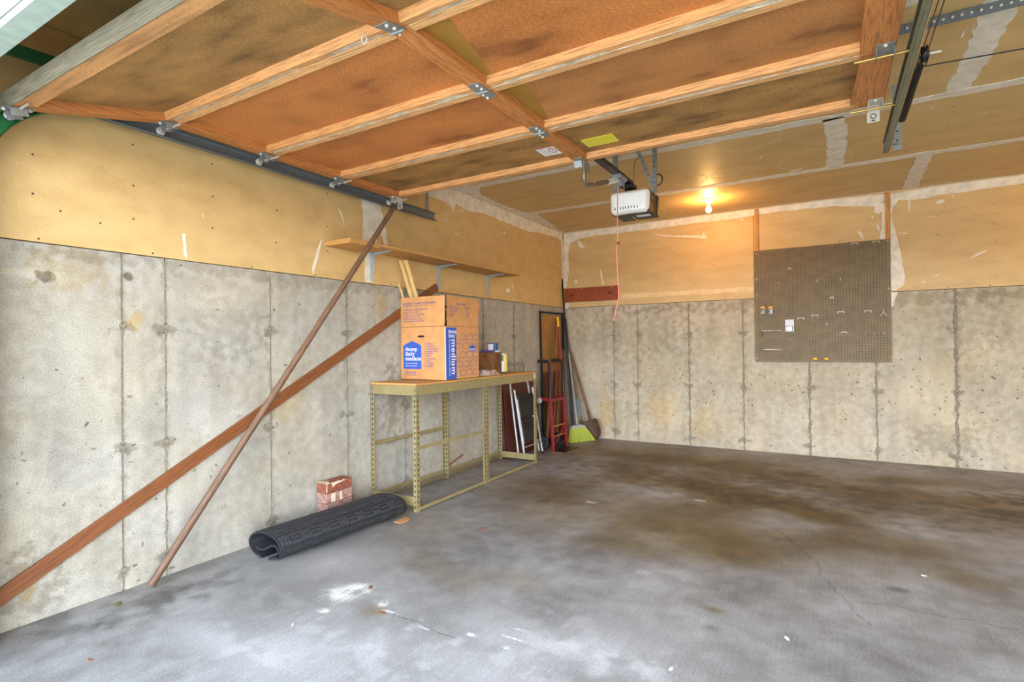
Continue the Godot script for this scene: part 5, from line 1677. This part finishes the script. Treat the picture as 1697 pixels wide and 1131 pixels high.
	var ax := (eb - ea).normalized()
	var side := ax.cross(Vector3.UP).normalized()
	prism(st, PackedVector2Array([Vector2(-0.11, -0.02), Vector2(0.11, -0.02), Vector2(0.10, 0.012), Vector2(0.05, 0.030), Vector2(-0.05, 0.030), Vector2(-0.10, 0.012)]), Transform3D(Basis(ax, Vector3.UP, side), (ta + tb) / 2 - side * 0.02), 0.04)
	obj("head", st, M.grey_plastic, t)
	st = ST()
	for row in 3:
		for k in 26:
			var f := k / 25.0
			var o := side * (row - 1) * 0.014
			var p := ta.lerp(tb, f) + o
			var q := ea.lerp(eb, f) + o * 2.0 + Vector3(rng.randf_range(-.006, .006), 0.003, rng.randf_range(-.006, .006))
			tube(st, [p, q], [0.0042, 0.0062], 5)
	obj("bristles", st, M.bristle, t).set_meta("kind", "stuff")
	# shovel
	t = thing("shovel", "long handled shovel with rusty brown blade standing in the corner", "shovel", Vector3(0.5, 0, 0.14))
	var sh := at(977, 692, 2, 0.12)
	var stp := at(941, 566, 2, 0.05)
	st = ST()
	tube(st, [stp, stp.lerp(sh, 0.5), sh], [0.015, 0.0155, 0.015], 10)
	obj("handle", st, M.handle, t)
	st = ST()
	var sd := (sh - stp).normalized()
	tube(st, [sh - sd * 0.10, sh + sd * 0.05], [0.017, 0.02], 10)
	var bb := Basis(sd.cross(Vector3(0, 0, 1)).normalized(), Vector3(0, 0, 1), sd)
	bb.x = -bb.x if bb.x.x < 0 else bb.x
	var Lb := 0.26
	st.set_smooth_group(2)
	var gg := []
	for j in 11:
		var v := j / 10.0
		var wd := 0.105 * (1.0 if v < 0.55 else sqrt(maxf(0.0, 1 - pow((v - 0.55) / 0.45, 2.2))))
		if v < 0.08: wd *= 0.8
		var row := []
		for i in 9:
			var u := i / 4.0 - 1
			row.append(sh + sd * (0.03 + v * Lb) + bb.x * u * wd + Vector3(0, 0, 1) * (0.03 * u * u - 0.02 * sin(v * PI) + 0.01))
		gg.append(row)
	for j in 10:
		for i in 8:
			quad(st, gg[j][i], gg[j][i + 1], gg[j + 1][i + 1], gg[j + 1][i], Vector3(0, 0, 1))
			quad(st, gg[j][i] - Vector3(0, 0, .003), gg[j][i + 1] - Vector3(0, 0, .003), gg[j + 1][i + 1] - Vector3(0, 0, .003), gg[j + 1][i] - Vector3(0, 0, .003), Vector3(0, 0, -1))
	obj("blade", st, M.rust_blade, t)
	# hoe with teal sleeve
	t = thing("hoe", "wooden handled hoe with teal sleeve beside the shovel", "hoe", Vector3(0.4, 0, 0.17))
	var h1 := at(963, 696, 2, 0.17)
	var h0 := at(944, 590, 2, 0.09)
	st = ST()
	tube(st, [h0, h1], 0.012, 10)
	obj("handle", st, M.handle, t)
	st = ST()
	tube(st, [h0.lerp(h1, 0.68), h0.lerp(h1, 0.94)], 0.0165, 10)
	obj("sleeve", st, M.teal, t)
	st = ST()
	bar(st, h1 - Vector3(0, 0.0, 0), h1 + Vector3(0.02, -0.14, 0.0), 0.05, 0.006, Vector3(0, 0, 1), 0.002)
	tube(st, [h1 + Vector3(0.02, -0.13, 0), Vector3(h1.x + 0.03, 0.006, h1.z)], 0.01, 8)
	obj("blade", st, M.rust_blade, t)

# ---------------------------------------------------------------- back wall fittings
func hook_u(c: Vector3, w: float, label: String, down := 0.022, reach := 0.035) -> void:
	var h := thing("pegboard_hook", label, "hook", c, "chrome pegboard hooks")
	var st := ST()
	for s in [-1.0, 1.0]:
		tube(st, [c + Vector3(s * w / 2, 0.0, -0.004), c + Vector3(s * w / 2, 0.0, 0.006), c + Vector3(s * w / 2, -0.004, reach), c + Vector3(s * w / 2, -down * 0.2, reach + 0.008)], 0.0026, 6)
	tube(st, [c + Vector3(-w / 2, -0.004, reach), c + Vector3(w / 2, -0.004, reach)], 0.0026, 6)
	for s in [-1.0, 1.0]: tube(st, [c + Vector3(s * w / 2, -0.003, reach), c + Vector3(s * w / 2, -down, reach)], 0.0026, 6)
	obj("wire", st, M.chrome, h)

func hook_j(c: Vector3, label: String, curl := 0.0) -> void:
	var h := thing("pegboard_hook", label, "hook", c, "chrome pegboard hooks")
	var st := ST()
	tube(st, [c + Vector3(0, 0.012, 0.002), c + Vector3(0, 0.010, 0.008), c + Vector3(0, -0.004, 0.012), c + Vector3(curl * 0.4, -0.016, 0.022), c + Vector3(curl, -0.014, 0.04), c + Vector3(curl, 0.004, 0.045)], 0.0026, 6)
	obj("wire", st, M.chrome, h)

func build_back_fittings() -> void:
	# battens
	var st: SurfaceTool
	for q in [[at(1254, 380, 2, 0.012).x, "tan wood batten rising above the low corner of the pegboard"], [at(1470.5, 360, 2, 0.012).x, "orange wood batten along the plastered seam above the pegboard"]]:
		var t := thing("wood_batten", q[1], "batten", Vector3(q[0], 0.97, 0.012), "battens carrying the pegboard")
		st = ST()
		box(st, Vector3(q[0], (HC + 0.98) / 2 - 0.001, 0.0125), Vector3(0.036, HC - 0.98 - 0.004, 0.016), 0.001)
		obj("strip", st, M.batten, t)
	# pegboard with real holes
	var zf := 0.0262
	var p0 := at(1252, 600, 2, zf)
	var p1 := at(1475, 396, 2, zf)
	var px0 := p0.x
	var py0 := p0.y
	var n := 48
	var cs := (p1.x - p0.x) / n
	var ch := (p1.y - p0.y) / n
	var pb := thing("pegboard", "large square brown pegboard screwed to the end wall", "pegboard", Vector3(px0 + n * cs / 2, py0, 0.021))
	st = ST()
	var r := 0.0040
	var th := 0.005
	for j in n:
		for i in n:
			var c := Vector3(px0 + (i + 0.5) * cs, py0 + (j + 0.5) * ch, zf)
			var hole := i > 0 and j > 0 and i < n - 1 and j < n - 1
			var cor := [Vector3(-cs / 2, -ch / 2, 0), Vector3(cs / 2, -ch / 2, 0), Vector3(cs / 2, ch / 2, 0), Vector3(-cs / 2, ch / 2, 0)]
			if not hole:
				quad(st, c + cor[0], c + cor[1], c + cor[2], c + cor[3], Vector3(0, 0, 1))
				continue
			for k in 4:
				var a0 := PI * 1.25 + k * PI / 2
				var ring := [Vector3(cos(a0), sin(a0), 0) * r, Vector3(cos(a0 + PI / 4), sin(a0 + PI / 4), 0) * r, Vector3(cos(a0 + PI / 2), sin(a0 + PI / 2), 0) * r]
				tri(st, c + cor[k], c + cor[(k + 1) % 4], c + ring[1], Vector3(0, 0, 1))
				tri(st, c + cor[k], c + ring[1], c + ring[0], Vector3(0, 0, 1))
				tri(st, c + cor[(k + 1) % 4], c + ring[2], c + ring[1], Vector3(0, 0, 1))
				for m in 2: quad(st, c + ring[m], c + ring[m + 1], c + ring[m + 1] - Vector3(0, 0, th), c + ring[m] - Vector3(0, 0, th), -(ring[m] + ring[m + 1]))
	var X := px0 + n * cs
	var Y := py0 + n * ch
	var D := Vector3(0, 0, -th)
	for e in [[Vector3(px0, py0, zf), Vector3(X, py0, zf), Vector3(0, -1, 0)], [Vector3(X, py0, zf), Vector3(X, Y, zf), Vector3(1, 0, 0)], [Vector3(X, Y, zf), Vector3(px0, Y, zf), Vector3(0, 1, 0)], [Vector3(px0, Y, zf), Vector3(px0, py0, zf), Vector3(-1, 0, 0)]]:
		quad(st, e[0], e[1], e[1] + D, e[0] + D, e[2])
	obj("board", st, M.peg, pb)
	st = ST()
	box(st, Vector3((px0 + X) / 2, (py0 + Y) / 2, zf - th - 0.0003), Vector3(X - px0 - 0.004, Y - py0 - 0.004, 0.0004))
	obj("hole_shade_sheet", st, M.hole, pb)  # added dark sheet standing in for the shade behind the holes
	for q in [[1253, 421], [1254, 463], [1255, 490], [1471, 399], [1472, 478], [1478, 593], [1254, 594]]:
		st = ST()
		lathe(st, [Vector2(0, 0.003), Vector2(0.005, 0.0025), Vector2(0.007, 0)], Transform3D(Basis(Vector3(1, 0, 0), PI / 2), at(q[0], q[1], 2, zf)), 10)
		obj("screw", st, M.zinc, pb)
	var P := func(u: float, v: float) -> Vector3:      # nearest hole to a pixel
		var p := at(u, v, 2, zf)
		return Vector3(px0 + (floorf((p.x - px0) / cs) + 0.5) * cs, py0 + (floorf((p.y - py0) / ch) + 0.5) * ch, zf)
	for q in [[1308, 443, "two pronged hook high on the pegboard above the lone pegs"], [1415, 404, "wide two pronged hook at the pegboard's top edge"], [1450, 401, "wide two pronged hook in the pegboard's top corner by the batten"], [1377, 494, "two pronged hook in the middle of the pegboard"], [1327, 525, "wide two pronged hook next to the carded pack"], [1350, 524, "wide two pronged hook second from the carded pack"], [1392, 518, "wide two pronged hook between the others in the middle row"], [1437, 517, "wide two pronged hook beside the spring clip"]]:
		var p: Vector3 = P.call(q[0], q[1])
		hook_u(p, cs * 2 if q[0] > 1310 and q[0] != 1377 else cs, q[2])
	for q in [[1291, 468, "single bent peg hook above the glass jars"], [1355, 464, "single bent peg hook in the upper middle of the pegboard"], [1393, 462, "single bent peg hook level with the one in the upper middle"], [1429, 421, "single bent peg hook under the top edge hooks"], [1369, 536, "small dark double hook below the middle two pronged hook"], [1433, 551, "small hook leftover beside two straight pegs"], [1448, 551, "middle straight peg of the lower row of small hooks"], [1463, 551, "last straight peg of the lower row by the board edge"], [1309, 562, "tiny dark hook below the carded pack"], [1371, 571, "small curled hook above the yellow lids"]]:
		hook_j(P.call(q[0], q[1]), q[2], 0.006 if q[0] == 1371 else 0.0)
	# curved clip and spring clip
	for q in [[1400, 553, "curved wire clip on the lower pegboard"], [1463, 520, "splayed spring clip near the pegboard edge"]]:
		var p: Vector3 = P.call(q[0], q[1])
		var t := thing("tool_clip", q[2], "clip", p)
		st = ST()
		if q[0] == 1400:
			var cp := []
			for k in 11: cp.append(p + Vector3(cos(PI + PI * k / 10.0 + PI) * -0.027, 0.004 + sin(PI * k / 10.0) * 0.014, 0.02 + 0.01 * sin(PI * k / 10.0)))
			tube(st, cp, 0.004, 8)
			tube(st, [p + Vector3(0, 0.016, 0.028), p + Vector3(0, 0.014, -0.002)], 0.004, 8)
		else:
			tube(st, [p + Vector3(0, 0.03, 0.01), p + Vector3(0, 0.005, 0.012), p + Vector3(-0.03, -0.035, 0.035)], 0.003, 6)
			tube(st, [p + Vector3(0, 0.005, 0.012), p + Vector3(0.03, -0.035, 0.035)], 0.003, 6)
			tube(st, [p + Vector3(0, 0.005, 0.012), p + Vector3(0, 0.005, -0.002)], 0.003, 6)
		obj("wire", st, M.chrome, t)
	# wire racks
	for q in [[1280, 548, "wire screwdriver rack with wooden handle hooked at its end", true], [1281, 577, "lower wire screwdriver rack under the other rack", false]]:
		var p: Vector3 = P.call(q[0], q[1])
		var t := thing("wire_rack", q[2], "rack", p, "wire racks on the pegboard")
		st = ST()
		var w := 0.20
		for s in [-1.0, 1.0]: tube(st, [p + Vector3(s * w / 2, 0.014, -0.003), p + Vector3(s * w / 2, 0.012, 0.008), p + Vector3(s * (w / 2 - 0.012), -0.004, 0.04)], 0.0025, 6)
		tube(st, [p + Vector3(-w / 2 + 0.012, -0.004, 0.04), p + Vector3(w / 2 - 0.012, -0.004, 0.04)], 0.0026, 6)
		tube(st, [p + Vector3(-w / 2 + 0.012, -0.004, 0.012), p + Vector3(w / 2 - 0.012, -0.004, 0.012)], 0.0026, 6)
		for k in 6: tube(st, [p + Vector3(-w / 2 + 0.018 + k * (w - 0.036) / 5, -0.004, 0.012), p + Vector3(-w / 2 + 0.018 + k * (w - 0.036) / 5, 0.0, 0.046), p + Vector3(-w / 2 + 0.018 + k * (w - 0.036) / 5, -0.014, 0.046)], 0.0024, 6)
		obj("wire", st, M.chrome, t)
		if q[3]:
			var hp := p + Vector3(-w / 2 + 0.004, -0.005, 0.03)
			var g := thing("wooden_handle_tool", "small tool with wooden handle hanging from the upper wire rack", "tool", hp)
			st = ST()
			tube(st, [hp + Vector3(0, 0.0, 0), hp + Vector3(0, -0.03, 0), hp + Vector3(0, -0.065, 0)], [0.005, 0.007, 0.006], 10)
			obj("handle", st, M.handle, g)
			st = ST()
			tube(st, [hp + Vector3(0, 0.022, 0), hp], 0.0025, 6)
			obj("blade", st, M.steel, g)
	# glass jars and spare lids
	for q in [[1264.5, 514, 0, "glass jar with yellow lid holding pale powder on the pegboard"], [1277.5, 514, 1, "glass jar with yellow lid holding a white object on the pegboard"], [1351, 595, 2, "yellow jar lid at the pegboard's bottom edge beside its twin"], [1369.5, 595, 3, "yellow jar lid at the bottom edge further from the jars"]]:
		var p := at(q[0], q[1], 2, 0.055)
		var t := thing("jar" if q[2] < 2 else "jar_closure", q[3], "jar" if q[2] < 2 else "lid", Vector3(p.x, p.y - 0.05, 0.058), "yellow lidded jars" if q[2] < 2 else "spare yellow jar lids")
		var c := Vector3(p.x, p.y + (0.027 if q[2] < 2 else 0.0), 0.058)
		st = ST()
		lathe(st, [Vector2(0, 0.010), Vector2(0.025, 0.010), Vector2(0.028, 0.006), Vector2(0.028, -0.010), Vector2(0.0, -0.010)], Transform3D(Basis(), c), 20, false)
		obj("lid", st, M.yellow, t)
		st = ST()
		box(st, c + Vector3(0, 0.011, -0.012), Vector3(0.02, 0.002, 0.04))
		obj("bracket", st, M.steel, t)
		if q[2] < 2:
			st = ST()
			lathe(st, [Vector2(0.022, -0.010), Vector2(0.026, -0.018), Vector2(0.026, -0.066), Vector2(0.023, -0.071), Vector2(0, -0.071)], Transform3D(Basis(), c), 20)
			obj("glass", st, M.glass, t)
			st = ST()
			if q[2] == 0: lathe(st, [Vector2(0, -0.060), Vector2(0.024, -0.058), Vector2(0.023, -0.069), Vector2(0, -0.070)], Transform3D(Basis(), c), 16)
			else: box(st, c + Vector3(0.004, -0.044, 0), Vector3(0.016, 0.05, 0.016), 0.003)
			obj("contents", st, M.print_white, t)
	# carded hardware pack
	var cp2 := at(1308.5, 540, 2, 0.04)
	var ca := thing("carded_pack", "white blister card with clear pack hanging on the pegboard", "package", Vector3(cp2.x, cp2.y - 0.07, 0.04))
	st = ST()
	box(st, Vector3(cp2.x, cp2.y, 0.040), Vector3(0.082, 0.128, 0.0015))
	obj("card", st, M.print_white, ca)
	st = ST()
	box(st, Vector3(cp2.x, cp2.y - 0.03, 0.0415), Vector3(0.066, 0.06, 0.001))
	obj("printed_field", st, M.steel_dark, ca)
	st = ST()
	box(st, Vector3(cp2.x, cp2.y - 0.03, 0.049), Vector3(0.062, 0.056, 0.014), 0.005)
	obj("blister", st, M.glass, ca)
	st = ST()
	lathe(st, [Vector2(0.010, -0.004), Vector2(0.022, -0.004), Vector2(0.022, 0.004), Vector2(0.010, 0.004), Vector2(0.010, -0.004)], Transform3D(Basis(Vector3(1, 0, 0), PI / 2), Vector3(cp2.x, cp2.y - 0.035, 0.049)), 18)
	obj("ring", st, M.chrome, ca)
	st = ST()
	tube(st, [Vector3(cp2.x, cp2.y + 0.075, zf - 0.002), Vector3(cp2.x, cp2.y + 0.072, 0.036), Vector3(cp2.x, cp2.y + 0.05, 0.043), Vector3(cp2.x, cp2.y + 0.048, 0.055)], 0.0028, 6)
	obj("hanging_peg", st, M.chrome, ca)
	# coat board
	var k0 := at(936, 490, 2, 0.022)
	var k1 := at(1024.5, 485, 2, 0.022)
	var cb := thing("coat_board", "red brown board screwed to the drywall in the corner", "board", Vector3((k0.x + k1.x) / 2, 1.73, 0.015))
	st = ST()
	box(st, Vector3((k0.x + k1.x) / 2, (at(1024, 473, 2, 0.022).y + at(1024, 497, 2, 0.022).y) / 2, 0.0135), Vector3(k1.x - k0.x, at(1024, 473, 2, 0.022).y - at(1024, 497, 2, 0.022).y, 0.018), 0.002)
	obj("board", st, M.coat_board, cb)
	for q in [[964, 480, 0], [1013, 477, 0], [982, 481, 1], [948, 490, 2], [1011, 485, 2]]:
		st = ST()
		lathe(st, [Vector2(0, 0.006), Vector2(0.006, 0.005), Vector2(0.008, 0)] if q[2] == 0 else [Vector2(0, 0.014), Vector2(0.014, 0.010), Vector2(0.012, 0)], Transform3D(Basis(Vector3(1, 0, 0), PI / 2), at(q[0], q[1], 2, 0.0225)), 12)
		obj("screw" if q[2] == 0 else "knob", st, M.zinc if q[2] == 0 else (M.coat_board if q[2] == 1 else M.screw), cb)

func _ready() -> void:
	rng.seed = 7
	# camera
	var cam := Camera3D.new()
	cam.name = "camera"
	add_child(cam)
	cam.transform = Transform3D(cam_basis, EYE)
	cam.fov = rad_to_deg(2.0 * atan(PH / 2 / FPX))
	cam.near = 0.02
	cam.current = true
	# daylight
	var env := Environment.new()
	var sky := Sky.new()
	var sm := ProceduralSkyMaterial.new()
	sm.sky_top_color = Color(0.62, 0.71, 0.82)
	sm.sky_horizon_color = Color(0.93, 0.95, 0.97)
	sm.ground_bottom_color = Color(0.35, 0.36, 0.34)
	sm.ground_horizon_color = Color(0.62, 0.64, 0.64)
	sm.sky_energy_multiplier = 3.6
	sky.sky_material = sm
	env.background_mode = Environment.BG_SKY
	env.sky = sky
	env.tonemap_mode = Environment.TONE_MAPPER_LINEAR
	env.tonemap_exposure = 1.3
	env.sdfgi_enabled = true
	env.ssao_enabled = true
	env.ssil_enabled = true
	var we := WorldEnvironment.new()
	we.name = "environment"
	we.environment = env
	add_child(we)
	var sun := DirectionalLight3D.new()
	sun.name = "sun"
	add_child(sun)
	sun.basis = Basis.looking_at(Vector3(-0.35, -1.0, 0.55).normalized(), Vector3.UP)
	sun.light_color = Color(1.0, 0.95, 0.86)
	sun.light_energy = 4.5
	sun.light_angular_distance = 0.5
	sun.shadow_enabled = true
	materials()
	build_room()
	build_door()
	build_tracks()
	build_opener()
	lamp(1.955, 0.70, "bare glowing bulb in a white holder on the ceiling near the end wall")
	lamp(5.35, 0.75, "second bare bulb ceiling lamp over the far bay")
	build_wall_shelf()
	build_leaning()
	build_unit(2.553, 3.452, "tan steel shelving unit with the big carton on its particle board top", true)
	build_unit(1.634, 2.545, "tan steel shelving unit with canister and small carton on top", false)
	build_carton()
	build_goods()
	build_floor_goods()
	build_corner()
	build_back_fittings()
